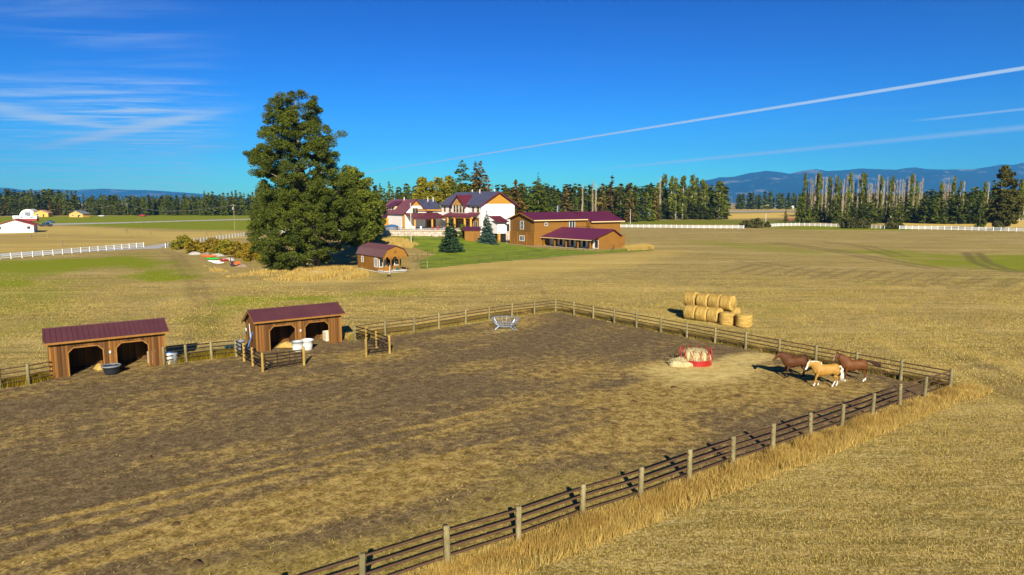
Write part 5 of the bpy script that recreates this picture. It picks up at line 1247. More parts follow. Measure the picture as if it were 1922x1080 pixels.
# long grass along the near fence, golden on the open side, rust near the rails
nl = [tuple(p) for p in nf]
ext = nl + [(29.6, 44.1)]
x, y = stripe(ext, 18000, .2, 1.05, 8); k = np.random.rand(len(x)) < .2 + .8 * sst(.36, .58, fbm(x * .6, y * .6)); x, y = x[k], y[k]
blades('long_grass', P3(x, y), .15 + .42 * sst(.25, .7, fbm(x * .8 + 2, y * .8)), .012, .5, 'blade_rust', 'rust-brown long grass along the near pipe fence', 4, .06)
x, y = stripe(ext, 14000, .7, 1.75, 9); k = np.random.rand(len(x)) < .15 + .85 * sst(.34, .6, fbm(x * .45 + 7, y * .45)); x, y = x[k], y[k]
blades('long_grass', P3(x, y), .14 + .42 * fbm(x * .7, y * .7), .012, .6, 'blade_dry', 'pale gold long grass edging the mown field', 4, .07)
x, y = stripe(nl, 3500, -.35, .35, 10); blades('fence_weeds', P3(x, y), .22, .012, .7, 'blade_dry', 'sparse dry grass under the near fence rails', 4, .06)
rl = [tuple(p) for p in rf]
x, y = stripe(rl, 9000, .15, .9, 11); k = np.random.rand(len(x)) < sst(.28, .6, fbm(x * .6, y * .6)); x, y = x[k], y[k]
blades('fence_weeds', P3(x, y), .42, .018, .6, 'blade_weed', 'dark weeds and dry grass behind the pipe fence by the bales', 5, .09)
x, y = stripe(rl, 4000, .6, 1.3, 12); blades('long_grass', P3(x, y), .32, .016, .6, 'blade_dry', 'dry grass strip between fence and hay bales', 4, .08)
bl_ = [tuple(p) for p in bk][::-1]
x, y = stripe(bl_, 6500, -1.1, -.1, 13); k = np.random.rand(len(x)) < sst(.35, .6, fbm(x * .4 + 4, y * .4)); x, y = x[k], y[k]
blades('fence_weeds', P3(x, y), .48, .018, .6, 'blade_weed', 'brown weeds along the back fence', 5, .09)
x, y = stripe(bl_, 5500, -2.2, -.5, 14); blades('long_grass', P3(x, y), .42, .016, .6, 'blade_dry', 'golden grass behind the back fence', 4, .08)
for seed, pts in ((15, lg), (16, lf)):
    q = [tuple(p) for p in pts]; q = q[::-1] if seed == 15 else q
    x, y = stripe(q, 1800, -1.0, -.05, seed); blades('fence_weeds', P3(x, y), .5, .018, .6, 'leaf_gold', 'yellow-green weeds behind the rails by the sheds' if seed == 15 else 'green weeds between the two sheds', 5, .1)
# tall gold grass under the pine and beside the barn
for seed, poly, lab in ((17, pxpoly((535, 520), (565, 508), (600, 505), (655, 506), (688, 511), (690, 519), (640, 527), (575, 530)), 'tall gold grass below the pine and cabin'),
                        (18, pxpoly((1168, 467), (1215, 462), (1228, 468), (1180, 471)), 'tall gold grass at the far end of the barn'),
                        (19, pxpoly((700, 446), (760, 456), (785, 462), (770, 468), (740, 462)), 'dry tussocks on the slope above the cabin')):
    x, y = scatter_poly(poly, 9000, seed); kk = np.random.rand(len(x)) < sst(.36, .60, fbm(x * .22 + seed, y * .22)); x, y = x[kk], y[kk]; blades('tall_grass', P3(x, y), .8, .04, .4, 'blade_dry', lab, 4, .15)
x, y = scatter_poly(pxpoly((380, 500), (520, 505), (560, 512), (540, 530), (420, 520)), 4000, 21); kk = np.random.rand(len(x)) < sst(.42, .62, fbm(x * .3, y * .3)); x, y = x[kk], y[kk]; blades('tall_grass', P3(x, y), .35, .05, .8, 'blade_dry', 'rough dry grass around the farm clutter', 3, .2)
# straw litter on the paddock
rs = np.random.RandomState(31); x, y = scatter_poly(paddock_poly, 150000, 31); s, g_, p_ = pd_cover(x, y)
k = (np.abs(x) < y * .8 + 2) & (y > 17) & (rs.rand(len(x)) < .06 + .75 * np.maximum(s, np.maximum(p_, g_ * .8)) * sst(.3, .6, fbm(x * .9, y * .9))); x, y = x[k], y[k]; n = len(x)
a = rs.uniform(0, np.pi, n); ln_ = rs.uniform(.03, .09, n); w_ = rs.uniform(.005, .011, n); dx, dy = np.cos(a), np.sin(a); z = .062 + rs.uniform(0, .02, n); tl_ = rs.uniform(-.04, .05, n)
q = np.stack([np.stack([x - dx * ln_ - dy * w_, y - dy * ln_ + dx * w_, z], -1), np.stack([x - dx * ln_ + dy * w_, y - dy * ln_ - dx * w_, z], -1), np.stack([x + dx * ln_ + dy * w_, y + dy * ln_ - dx * w_, z + np.abs(tl_)], -1), np.stack([x + dx * ln_ - dy * w_, y + dy * ln_ + dx * w_, z + np.abs(tl_)], -1)], 1).reshape(-1, 3)
tag(place(fastmesh('straw_litter', q, np.arange(len(q)).reshape(-1, 4), MATS['straw_bits']), 'straw_litter'), 'loose straw scattered over the paddock', kind='stuff')
x, y = scatter_poly(paddock_poly, 30000, 41); s, g_, p_ = pd_cover(x, y); k = (np.abs(x) < y * .8 + 2) & (y > 17) & (np.random.rand(len(x)) < g_ * .9); x, y = x[k], y[k]
blades('short_grass', P3(x, y, .04), .09, .014, 1.2, 'blade_stubble', 'cropped dry grass inside the near fence', 4, .1)
# dung heaps
DM = []
for k in range(4):
    o = heap('dung_heap', 'x', 'dung', (0, 0, 0), .34, .28, .13, 'dung', 20 + k, 14); DM.append(o.data); bpy.data.objects.remove(o)
dl = 'small dark brown heap of dung lying on the paddock dirt'
for i, (px, py) in enumerate(((792, 686), (879, 699), (763, 699), (727, 710), (735, 718), (995, 700), (1040, 700), (1005, 712), (1044, 720), (1180, 742), (1262, 827), (1385, 745), (1140, 880), (1240, 850), (1460, 770), (915, 940), (720, 765), (860, 770),
                               (1265, 728), (1190, 755), (330, 985), (370, 1060), (345, 1055), (280, 860), (700, 745), (1010, 668), (905, 660), (835, 672), (1090, 690), (1370, 790), (640, 735), (560, 745))):
    p = G(px, py); o = place(DM[i % 4], 'dung_heap', None, (p.x, p.y, .035), random.uniform(0, 6), scale=(random.uniform(.5, .95),) * 3); tag(o, dl, 'dung', 'dung heaps on the paddock')

# ------------------------------------------------------------------ trees
def quads_in(centres, radii, count, size, rs, shell=.55, flat=.5):
    """leaf clumps: count small quads spread through each ellipsoid; returns n x 4 x 3"""
    c = np.repeat(centres, count, 0); r = np.repeat(radii, count, 0); n = len(c)
    d = rs.normal(size=(n, 3)); d /= np.linalg.norm(d, axis=1)[:, None]
    rad = shell + (1 - shell) * rs.rand(n) ** .7; p = c + d * r * rad[:, None]
    a = rs.normal(size=(n, 3)); a[:, 2] *= flat; a /= np.linalg.norm(a, axis=1)[:, None]
    b = np.cross(a, rs.normal(size=(n, 3))); b /= np.linalg.norm(b, axis=1)[:, None] + 1e-9
    s = size * rs.uniform(.5, 1.5, n)[:, None]
    return np.stack([p - a * s - b * s * .45, p + a * s - b * s * .45, p + a * s * .7 + b * s * .5, p - a * s * .7 + b * s * .5], 1)
def leafmesh(name, Q, mat): return fastmesh(name, Q.reshape(-1, 3), np.arange(len(Q) * 4).reshape(-1, 4), MATS[mat])
def clump_tree(name, label, base, prof, ncl, mat, leaf=.3, per=120, cr=(1.2, .8), seed=1, trunk_r=.4, trunk_h=None, bark='bark', cat='tree', group=None, zlow=0., limbs=24, trunk='trunk', tilt=(0, 0), shell=.5):
    """prof: (height, radius, centre offset x) of the crown outline"""
    rs = np.random.RandomState(seed); hs_ = np.array([p[0] for p in prof], float); rr = np.array([p[1] for p in prof], float); ox = np.array([p[2] if len(p) > 2 else 0. for p in prof], float)
    t = thing(name, label, cat, base, 0, group)
    zz_ = np.linspace(hs_[0], hs_[-1], 400); wgt = np.interp(zz_, hs_, rr) ** 1.5 + .15; wgt /= wgt.sum()
    z = rs.choice(zz_, ncl, p=wgt); R_ = np.interp(z, hs_, rr); O = np.interp(z, hs_, ox); a = rs.uniform(0, 2 * np.pi, ncl); f = np.clip(rs.rand(ncl) ** .42 * 1.03, .0, 1.03)
    crr = cr[0] * rs.uniform(.65, 1.25, ncl); k = np.maximum(R_ - crr * .8, 0) * f
    cen = np.stack([O + k * np.cos(a), k * np.sin(a), z], -1); rad = np.stack([crr, crr, crr * cr[1]], -1)
    place(leafmesh('crown', quads_in(cen, rad, per, leaf, rs, shell), mat), 'crown', t)
    H_ = trunk_h or hs_[-1] * .92; mb = MB()
    mb.tube([(0, 0, -.3), (.05, 0, H_ * .03), (np.interp(H_ * .3, hs_, ox) * .3, .1, H_ * .3), (np.interp(H_ * .6, hs_, ox) * .6, 0, H_ * .6), (np.interp(H_, hs_, ox), 0, H_)], [trunk_r * 1.5, trunk_r, trunk_r * .85, trunk_r * .5, .05], 9)
    idx_ = rs.choice(ncl, min(limbs, ncl), replace=False)
    for i in idx_:
        e = Vector(cen[i]); z0 = max(hs_[0] * .6, e.z - abs(k[i]) * .45); x0 = np.interp(z0, [0, H_], [0, np.interp(H_, hs_, ox)]); s = Vector((x0, 0, z0)); m_ = s.lerp(e, .5) + Vector((0, 0, -.3))
        mb.tube([s, m_, e], [trunk_r * .28, trunk_r * .18, .03], 5)
    mb.build(trunk, MATS[bark], t, True)
    return t
def ztop(y, Y): return CH + (380 - y) / F * Y
# the big ponderosa pine
TB_ = G(596, 506); TY = TB_.y; mpp = TY / F
outl = [(506, 520, 560), (496, 494, 600), (480, 484, 640), (465, 477, 652), (445, 474, 676), (423, 473, 690), (400, 474, 694), (382, 480, 692), (366, 490, 690), (352, 497, 688), (340, 497, 682), (330, 488, 660), (322, 466, 640), (302, 462, 644), (289, 464, 648), (281, 478, 650), (275, 498, 655), (254, 496, 657), (242, 504, 630), (229, 508, 624), (210, 508, 616), (196, 520, 612), (189, 524, 608), (180, 550, 600)]
prof = [(ztop(y, TY) - TB_.z, (r_ - l_) / 2 * mpp, ((r_ + l_) / 2 - 596) * mpp) for y, l_, r_ in outl]
clump_tree('pine_tree', 'huge old ponderosa pine towering beside the cabin', TB_, prof, 860, 'pine_leaf', .115, 270, (1.05, .70), 5, .62, 29.5, limbs=70, shell=.3)
TB2 = G(672, 474)
clump_tree('cottonwood_tree', 'broad green leafy tree crowded behind the big pine', TB2, [(2, 4.0, .5), (6, 5.3, 1.0), (10, 5.3, 1.2), (14, 4.8, .5), (17, 4.0, -.5), (19, 3.0, -1.0), (20, 1.6, -1.2)], 170, 'leaf_green', .26, 150, (1.25, .85), 9, .45, 18, 'grey_bark')
TB3 = G(694, 458)
clump_tree('aspen_tree', 'yellow-green leafy tree between the big pine and the house', TB3, [(1.5, 3, 0), (5, 4.4, .4), (9, 4.6, .6), (12, 3.4, .2), (14.5, 1.2, 0)], 90, 'leaf_green', .28, 120, (1.25, .85), 11, .3, 12, 'grey_bark')
# blue spruces on the lawn
def spruce_crown(h, r, layers, per, mat, seed, droop=.25, leaf=.22, gap=.0, base=.06, pw=.85):
    rs = np.random.RandomState(seed); Q = []
    for i in range(layers):
        f = i / (layers - 1); z = h * (base + (1 - base) * f); R_ = r * (1 - f) ** pw * rs.uniform(.85, 1.1) + .05; nb = max(4, int(per * (1 - f) + 4))
        for k in range(nb):
            a = rs.uniform(0, 2 * np.pi); L_ = R_ * rs.uniform(.72, 1.08); m = max(3, int(L_ / leaf * 2.2)); t = np.sqrt(rs.rand(m)) * L_
            zj = z + rs.normal(0, h / layers * .55); c = np.stack([np.cos(a) * t, np.sin(a) * t, zj - droop * t + .25 * t * t / (L_ + .1) * droop + rs.normal(0, .06 * h / 8, m)], -1)
            sd_ = rs.normal(0, .12 + .16 * t, m)[:, None] * np.array([-np.sin(a), np.cos(a), 0]) * .8; c = c + sd_
            ax_ = np.array([np.cos(a), np.sin(a), -.1]) + rs.normal(0, .35, (m, 3)); ax_ /= np.linalg.norm(ax_, axis=1)[:, None]
            bx = np.cross(ax_, rs.normal(0, .5, (m, 3)) + np.array([0, 0, 1.])); bx /= np.linalg.norm(bx, axis=1)[:, None] + 1e-9; s = leaf * rs.uniform(.7, 1.3, m)[:, None]
            Q.append(np.stack([c - ax_ * s - bx * s * .5, c + ax_ * s - bx * s * .3, c + ax_ * s + bx * s * .3, c - ax_ * s + bx * s * .5], 1))
    return leafmesh('crown', np.concatenate(Q), mat)
def conifer(name, label, base, me, h, trunk_r=.22, group=None, cat='tree', s=1.0, bark='bark', rz=None, th=.85):
    t = thing(name, label, cat, base, random.uniform(0, 6) if rz is None else rz, group); t.scale = (s, s, s)
    place(me, 'crown', t); MB().tube([(0, 0, -.3), (0, 0, h * .4), (0, 0, h * th)], [trunk_r, trunk_r * .6, .03], 6).build('trunk', MATS[bark], t)
    return t
p = G(846, 473); Hs = ztop(406, p.y) - p.z; conifer('spruce_tree', 'dark green spruce on the lawn nearer the cabin', p, spruce_crown(Hs, 3.2, 24, 20, 'leaf_spruce_green', 3), Hs, .2)
p = AT(914, 459, 188); p.z = hz(p.x, p.y); Hs = ztop(399, 188) - p.z; conifer('spruce_tree', 'silvery blue spruce on the lawn beside the small brown shed', p, spruce_crown(Hs, 2.7, 24, 20, 'leaf_spruce', 4), Hs, .2)
p = AT(868, 452, 194); p.z = hz(p.x, p.y); clump_tree('shrub', 'small green shrub between the dark spruce and the brown shed', p, [(.2, 1.2), (1.5, 1.5), (3, 1.1), (3.8, .4)], 16, 'leaf_green', .22, 70, (.6, .9), 33, .1, 2.5, cat='shrub', limbs=6, trunk='stem')
# golden bushes by the drive
GBL = ['golden bush at the fence gap beside the gravel drive', 'golden bush just above the grey brush heap', 'golden bush behind the orange kayak and scrap', 'golden bush behind the green kayak', 'golden bush behind the red kayak', 'golden bush behind the orange mower', 'golden bush touching the lowest boughs of the big pine']
gb = [(345, 468, 3.4, 3.0), (372, 474, 3.6, 3.2), (398, 474, 3.6, 3.2), (428, 478, 3.2, 3.0), (452, 484, 3.6, 3.4), (478, 490, 3.4, 3.2), (500, 494, 3.2, 2.8)]
for i, (px, py, r_, h_) in enumerate(gb):
    clump_tree('golden_bush', GBL[i], G(px, py), [(.1, r_ * .85), (h_ * .4, r_), (h_ * .8, r_ * .7), (h_ * 1.05, r_ * .25)], 30, 'leaf_gold' if i % 3 else 'leaf_yellow', .2, 90, (.8, .8), 40 + i, .1, h_ * .7, cat='bush', limbs=8, trunk='stem')
# trees round the house: px, base depth, top y, radius, kind
YT = 'yellow autumn tree behind the house roofs'
for i, (px, Y, yt, r_) in enumerate(((793, 275, 336, 4.6), (818, 282, 331, 5.6), (842, 276, 334, 5.0), (868, 285, 345, 4.2))):
    p = AT(px, 400, Y); p.z = hz(p.x, p.y); H_ = ztop(yt, Y) - p.z
    clump_tree('yellow_tree', YT, p, [(2, r_ * .7), (H_ * .4, r_), (H_ * .75, r_ * .9), (H_ * .95, r_ * .45), (H_, .4)], 70, 'leaf_yellow', .42, 70, (1.7, .9), 60 + i, .35, H_ * .8, 'grey_bark', group='yellow trees behind the house')
for px, Y, yt, r_, mat, lab, sd_ in ((868, 258, 303, 6.0, 'leaf_dark', 'tall open-branched pine rising above the house roof', 71), (893, 262, 308, 4.6, 'leaf_rust', 'rust-tipped spruce with twin tops behind the main roof', 72), (903, 258, 307, 5.6, 'leaf_rust', 'broad rust-tipped spruce behind the main ridge', 73),
                                     (968, 240, 339, 4.4, 'leaf_rust', 'brownish conifer between the house gable and the barn', 74), (1010, 262, 333, 5.2, 'leaf_dark', 'dark dense conifer rising over the barn ridge', 75), (985, 290, 352, 4.0, 'leaf_dark', 'dark conifer filling the gap behind house and barn', 76), (950, 300, 352, 3.0, 'leaf_forest', 'small conifer just beyond the white gable end', 77)):
    p = AT(px, 400, Y); p.z = hz(p.x, p.y); H_ = ztop(yt, Y) - p.z
    conifer('conifer_tree', lab, p, spruce_crown(H_, r_ * 1.35, 26, 14 if sd_ != 71 else 6, mat, sd_, .2, .42, pw=.62), H_, .3)
# shared far-tree meshes
FAR_H = 20.
FM = {m_: [spruce_crown(FAR_H, r_, 15, 8, m_, 100 + i + len(m_), .3, .7, base=.06, pw=.7) for i, r_ in enumerate((2.6, 3.2, 3.8))] for m_ in ('leaf_forest', 'leaf_dark', 'leaf_rust')}
TRK = mesh_of(MB().tube([(0, 0, -.3), (0, 0, 8), (0, 0, 17)], [.3, .2, .03], 5), 'trunk', MATS['bark'])
def far_tree(px, Y, yt, kind, label, group, name='conifer_tree', wide=1.0):
    p = AT(px, 400, Y); p.z = hz(p.x, p.y); H_ = ztop(yt, Y) - p.z; s = H_ / FAR_H
    t = thing(name, label, 'tree', p, random.uniform(0, 6), group); t.scale = (s * wide, s * wide, s)
    place(random.choice(FM[kind]), 'crown', t); place(TRK, 'trunk', t); return t
rr_ = random.Random(5)
lab = 'dark pine in the long dense tree line beyond the airstrip road'
px = -30
while px < 490:
    tall = 362 if 20 < px < 150 else (370 if px < 385 else 363)
    far_tree(px, 640 + rr_.uniform(-12, 12), tall + rr_.uniform(-5, 6), rr_.choice(('leaf_forest', 'leaf_forest', 'leaf_dark')), lab, 'tree line beyond the airstrip', wide=1.15 if 140 < px < 390 else 1.4); px += rr_.uniform(5.5, 8.5)
lab = 'slim dark conifer standing beyond the maroon-roofed end of the house'
for px, yt in ((700, 362), (708, 352), (714, 349), (722, 358), (731, 346), (737, 352), (745, 362), (753, 356), (760, 354), (768, 352), (776, 356)): far_tree(px, 430 + rr_.uniform(-15, 15), yt, 'leaf_dark', lab, 'slim conifers beyond the house', wide=.9)
lab = 'conifer in the mixed wood behind the barn roof'
for px in range(1025, 1232, 7):
    far_tree(px + rr_.uniform(-3, 3), 460 + rr_.uniform(-25, 25), rr_.uniform(350, 378), rr_.choice(('leaf_forest', 'leaf_dark', 'leaf_dark', 'leaf_rust')), lab, 'wood behind the barn', wide=1.25)
for px, yt, Y, k in ((1148, 334, 440, 'leaf_rust'), (1130, 352, 420, 'leaf_rust'), (1165, 350, 430, 'leaf_dark'), (1182, 356, 420, 'leaf_rust'), (1195, 372, 420, 'leaf_dark')): far_tree(px, Y, yt, k, 'taller brownish conifer standing proud of the wood behind the barn', 'taller conifers behind the barn', wide=1.2)
lab = 'low dark fir at the foot of the dead poplar row'
for px in range(1500, 1850, 8): far_tree(px + rr_.uniform(-3, 3), 412 + rr_.uniform(-14, 10) - (px - 1500) * .06, rr_.uniform(372, 392) - (12 if px > 1730 else 0), rr_.choice(('leaf_dark', 'leaf_dark', 'leaf_forest')), lab, 'firs below the poplar row', wide=1.5)
for px in (1862, 1898, 1912, 1930, 1948): far_tree(px, 470 + rr_.uniform(-20, 20), rr_.uniform(340, 362), 'leaf_dark', 'dark conifer in the wood behind the lone fir', 'wood behind the lone fir', wide=1.2)
lab = 'small dark fir at the foot of the tall poplar grove'
for px in (1238, 1250, 1262, 1285, 1300, 1312, 1322, 1334, 1342, 1352, 1362): far_tree(px, 488 + rr_.uniform(-8, 8), rr_.uniform(372, 396), 'leaf_dark', lab, 'firs below the poplar grove', wide=1.7)
far_tree(1475, 405, 392, 'leaf_rust', 'lone small fir by the field gateway and road sign', None)
# poplars, live and dead
def poplar_crown(seed, mat, h=26., r=2.0):
    rs = np.random.RandomState(seed); n = 46; z = rs.uniform(h * .12, h * .96, n); f = z / h; R_ = r * np.clip(np.sin(np.clip(f, .05, .97) * np.pi) ** .5, .2, 1) * .75; a = rs.uniform(0, 6.28, n); k = R_ * rs.rand(n) ** .5
    cen = np.stack([k * np.cos(a), k * np.sin(a), z], -1); rad = np.stack([np.full(n, .75), np.full(n, .75), np.full(n, 1.7)], -1); return leafmesh('crown', quads_in(cen, rad, 26, .42, rs, .3, 1.6), mat)
PC = [poplar_crown(200 + k, 'leaf_poplar') for k in range(3)]
def dead_crown(seed, h=26.):
    rs = random.Random(seed); V_ = []; F_ = []
    mb = MB(); mb.tube([(0, 0, 0), (.1, 0, h * .5), (0, .1, h)], [.30, .2, .04], 5)
    for i in range(130):
        z = rs.uniform(h * .18, h * .92); a = rs.uniform(0, 6.28); L_ = rs.uniform(1.5, 4.5) * (1 - .5 * z / h); d = Vector((math.cos(a) * .26, math.sin(a) * .26, 1)) * L_; mb.tube([(0, 0, z), Vector((0, 0, z)) + d * .5 + Vector((math.cos(a), math.sin(a), 0)) * .15, Vector((0, 0, z)) + d], [.09, .06, .02], 3, False)
    return mesh_of(mb, 'branches', MATS['dead_wood'])
DC = [dead_crown(300 + k) for k in range(3)]
PTRK = mesh_of(MB().tube([(0, 0, -.3), (0, 0, 12), (0, 0, 24)], [.34, .25, .04], 5), 'trunk', MATS['grey_bark'])
def poplar(px, Y, yt, dead, label, group, wide=1.0):
    p = AT(px, 400, Y); p.z = hz(p.x, p.y); s = (ztop(yt, Y) - p.z) / 26.
    t = thing('dead_poplar' if dead else 'poplar_tree', label, 'tree', p, random.uniform(0, 6), group); t.scale = (s * wide, s * wide, s)
    if dead: place(random.choice(DC), 'branches', t)
    else: place(random.choice(PC), 'crown', t); place(PTRK, 'trunk', t)
lab = 'tall green poplar in the grove by the blue house'
for px, yt in ((1232, 345), (1246, 330), (1259, 333), (1268, 336), (1281, 333), (1298, 331), (1305, 336), (1317, 338), (1323, 346)): poplar(px, 497 + rr_.uniform(-6, 6), yt, False, lab, 'poplar grove', 1.5)
for px, yt in ((1238, 332), (1292, 345)): poplar(px, 497, yt, True, 'bare dead poplar inside the green grove', 'dead poplars in the grove')
poplar(1350, 490, 341, False, 'single bushy poplar at the end of the grove', None, 2.3)
for px, yt, d_ in ((1093, 347, True), (1112, 338, True), (1118, 344, True)): poplar(px, 330, yt, d_, 'bare pale poplar rising behind the barn roof', 'bare poplars behind the barn', .9)
px = 1508; i = 0
while px < 1790:
    yt = 330 + rr_.uniform(-4, 14) + (6 if px > 1730 else 0); dead = rr_.random() < .66
    if i == 0: dead = False
    if not (1728 < px < 1760): poplar(px, 436 - (px - 1500) * .05 + rr_.uniform(-4, 4), yt, dead, 'bare dead poplar in the long roadside row' if dead else 'narrow green poplar in the long roadside row', 'dead poplars of the row' if dead else 'live poplars of the row', 1.0 if dead else .8)
    px += rr_.uniform(3.2, 7.2); i += 1
for px, yt, d_ in ((1764, 344, False), (1772, 345, True), (1800, 342, False), (1806, 340, True), (1846, 342, False), (1852, 341, True), (1914, 342, False), (1921, 345, False)):
    poplar(px, 440, yt, d_, 'bare dead poplar near the lone fir' if d_ else 'narrow green poplar near the lone fir', 'poplars near the lone fir, ' + ('dead' if d_ else 'live'), .9)
# lone fir and bushes along the far white fence
p = G(1880, 432); Hf = ztop(312, p.y) - p.z
clump_tree('lone_fir', 'big lone shaggy fir standing by the white fence', p, [(1.5, 3, .2), (4, 6.6, .4), (8, 7.4, 0), (12, 7.0, -.2), (16, 6.0, .2), (20, 5.2, .4), (24, 3.4, -.2), (27, 1.8, -.4), (Hf, .5, -.4)], 200, 'leaf_fir', .36, 90, (1.3, .6), 81, .5, Hf * .95, limbs=40)
p = G(1838, 427); clump_tree('dark_tree', 'small dark ragged tree beside the lone fir', p, [(.5, 2, 0), (3, 3.6, .3), (5.5, 3.0, 0), (7.5, .8, 0)], 34, 'leaf_dark', .4, 50, (1.1, .8), 82, .2, 6)
for px, py, r_, h_, lab in ((1400, 428, 3.4, 3.4, 'round olive bush on the near side of the gateway'), (1420, 428, 4.2, 4.2, 'biggest olive bush at the field gateway'), (1440, 427, 1.6, 2.2, 'small olive bush at the end of the gateway bushes'), (1590, 429, 4.4, 4.2, 'wide olive bush against the white fence before the firs'), (1618, 429, 4.2, 4.4, 'tall olive bush joined to the wide one at the white fence'),
                            (1672, 430, 3.6, 3.0, 'low olive bush in the fence gap below the stubble'), (1690, 430, 2.0, 1.8, 'little olive bush next to the low one'), (1873, 433, 3.0, 4.0, 'olive bush at the foot of the lone fir'), (1175, 413, 3.2, 4.4, 'yellow-green bush behind the barn corner'), (1235, 412, 2.2, 3.4, 'leafy bush beside the blue house')):
    clump_tree('bush', lab, G(px, py), [(.1, r_ * .85), (h_ * .4, r_), (h_ * .8, r_ * .75), (h_, r_ * .25)], 30, 'leaf_bush' if px > 1300 else 'leaf_yellow', .32, 60, (.95, .85), int(px), .12, h_ * .7, cat='bush', limbs=8, trunk='stem')
# woods farther off: one mass
def far_mass(label, boxes, seed, mat='leaf_dark'):
    rs = np.random.RandomState(seed); Vp = []
    lows = [spruce_crown(20., r_, 9, 4, mat, 400 + i, .3, 1.3, base=.1) for i, r_ in enumerate((2.8, 3.5))]
    arr = []
    for me in lows:
        co = np.zeros(len(me.vertices) * 3, np.float32); me.vertices.foreach_get('co', co); arr.append(co.reshape(-1, 3)); bpy.data.meshes.remove(me)
    for px0, px1, Y0, Y1, n, h0, h1 in boxes:
        for _ in range(n):
            Y = rs.uniform(Y0, Y1); x = (rs.uniform(px0, px1) - 961) / F * Y; s = rs.uniform(h0, h1) / 20.; a = rs.uniform(0, 6.28); c = arr[rs.randint(len(arr))]
            q = np.stack([(c[:, 0] * math.cos(a) - c[:, 1] * math.sin(a)) * s * 1.3 + x, (c[:, 0] * math.sin(a) + c[:, 1] * math.cos(a)) * s * 1.3 + Y, c[:, 2] * s + hz(x, Y)], -1); Vp.append(q)
    Q = np.concatenate(Vp); tag(place(fastmesh('far_wood', Q, np.arange(len(Q)).reshape(-1, 4), MATS[mat]), 'far_wood'), label, kind='stuff')
far_mass('dense conifer wood behind the airstrip tree line', [(-400, 130, 655, 780, 190, 17, 24), (130, 500, 655, 780, 200, 13, 18.5), (-600, -30, 600, 700, 80, 17, 25), (480, 1000, 560, 760, 240, 16, 26)], 11, 'leaf_forest')
far_mass('wide dark wood stretching behind barn and poplars', [(960, 1360, 540, 760, 260, 17, 26), (1380, 2300, 1150, 1500, 420, 18, 30), (1740, 2400, 520, 680, 240, 15, 22), (1495, 1760, 560, 700, 130, 13, 19)], 12)
far_mass('scrubby deciduous thicket near the hoop barn', [(-60, 40, 590, 615, 16, 9, 14), (100, 130, 615, 625, 6, 8, 12)], 13, 'leaf_rust')

# ------------------------------------------------------------------ far buildings, poles, vehicles
def small_house(name, label, px, py, w, d, he, hr, rz, wall, roof, cat='house', wins=(), Y=None):
    p = G(px, py) if Y is None else AT(px, py, Y); p.z = hz(p.x, p.y); t = thing(name, label, cat, p, rz)
    mb = MB(); gable_body(mb, -w / 2, w / 2, 0, d, -.2, he, hr, 'y'); mb.build('wall', MATS[wall], t); o = w * .06; s = (hr - he) / (w / 2); mb = MB()
    for q in (-1, 1): roofplane(mb, (q * (w / 2 + o), -o, he - o * s + .12), (q * (w / 2 + o), d + o, he - o * s + .12), (0, d + o, hr + .15), (0, -o, hr + .15), .15)
    mb.build('roof', MATS[roof], t)
    for x, z, ww, hh in wins: window(t, (x, 0, z), ww, hh, (0, -1, 0), 'white_paint' if wall != 'stucco' else 'dark', (2, 1))
    MB().box((w * .18, -.03, he * .34), (max(.9, w * .09), .08, he * .62)).build('door', MATS['dark'] if wall != 'stucco' else MATS['white_plastic'], t)
    return t
small_house('white_barn', 'white gabled barn with red roof in the gold pasture', 28, 437.5, 12.5, 16, 3.1, 5.2, R(30), 'stucco', 'red_roof', 'barn', ((-4.8, 2.0, .9, .9), (4.6, 2.0, .9, .9)))
small_house('orange_house', 'small orange house with a rose roof by the hoop barn', 77, 407.5, 11, 7, 3.4, 5.6, R(10), 'orange_wall', 'rose_roof', wins=((-2.5, 1.8, 1.6, 1.4),))
small_house('lodge', 'low orange lodge with a grey roof under the trees', 143, 408, 13, 7, 2.8, 5.2, R(-12), 'orange_wall', 'grey_roof', wins=((-3, 1.5, 1.6, 1.3), (3.6, 1.5, 1.6, 1.3)))
hp = G(52, 406.5); hoop = thing('hoop_barn', 'white arched hoop barn beside the orange house', 'barn', hp, R(20)); mb = MB(); pr = [(-6 * math.cos(a), 6.2 * math.sin(a)) for a in np.linspace(0, math.pi, 15)]
mb.poly([(x, 0, z - .1) for x, z in pr], (0, 16, 0)); mb.build('cover', MATS['stucco'], hoop); MB().box((0, -.06, 1.8), (4, .1, 3.6)).build('door', MATS['grey_plastic'], hoop)
small_house('blue_house', 'narrow dark blue house at the edge of the poplar grove', 1212, 411.5, 8.5, 8, 5.6, 8.0, R(-8), 'blue_wall', 'tan_wall', wins=((-2, 3.8, 1.2, 1.4), (2, 3.8, 1.2, 1.4)))
small_house('far_barn', 'far pale blue barn with a wide roof across the stubble', 1443, 391, 22, 26, 5, 10.5, R(-35), 'tan_wall', 'teal_roof', 'barn', Y=1350)
small_house('far_shed', 'long low blue-roofed shed beside the far barn', 1467, 391, 9, 22, 3.6, 5.4, R(-75), 'tan_wall', 'teal_roof', 'shed', Y=1340)
small_house('far_house', 'far white farmhouse with a pale roof near the road', 1484, 391, 11, 11, 5, 8, R(-30), 'stucco', 'teal_roof', Y=1330)
small_house('far_house', 'small white house with a rose roof at the wood edge', 1407, 388.5, 15, 11, 4.6, 8, R(-25), 'stucco', 'rose_roof', Y=1500)
small_house('hut', 'tiny white hut at the far edge of the green field', 411, 404.5, 5, 4, 3, 4.2, R(15), 'stucco', 'grey_roof', 'hut')
def wheel(t, x, y, r=.36): return MB().tube([(x, y - .12, r), (x, y + .12, r)], r, 12).build('wheel', MATS['black_plastic'], t)
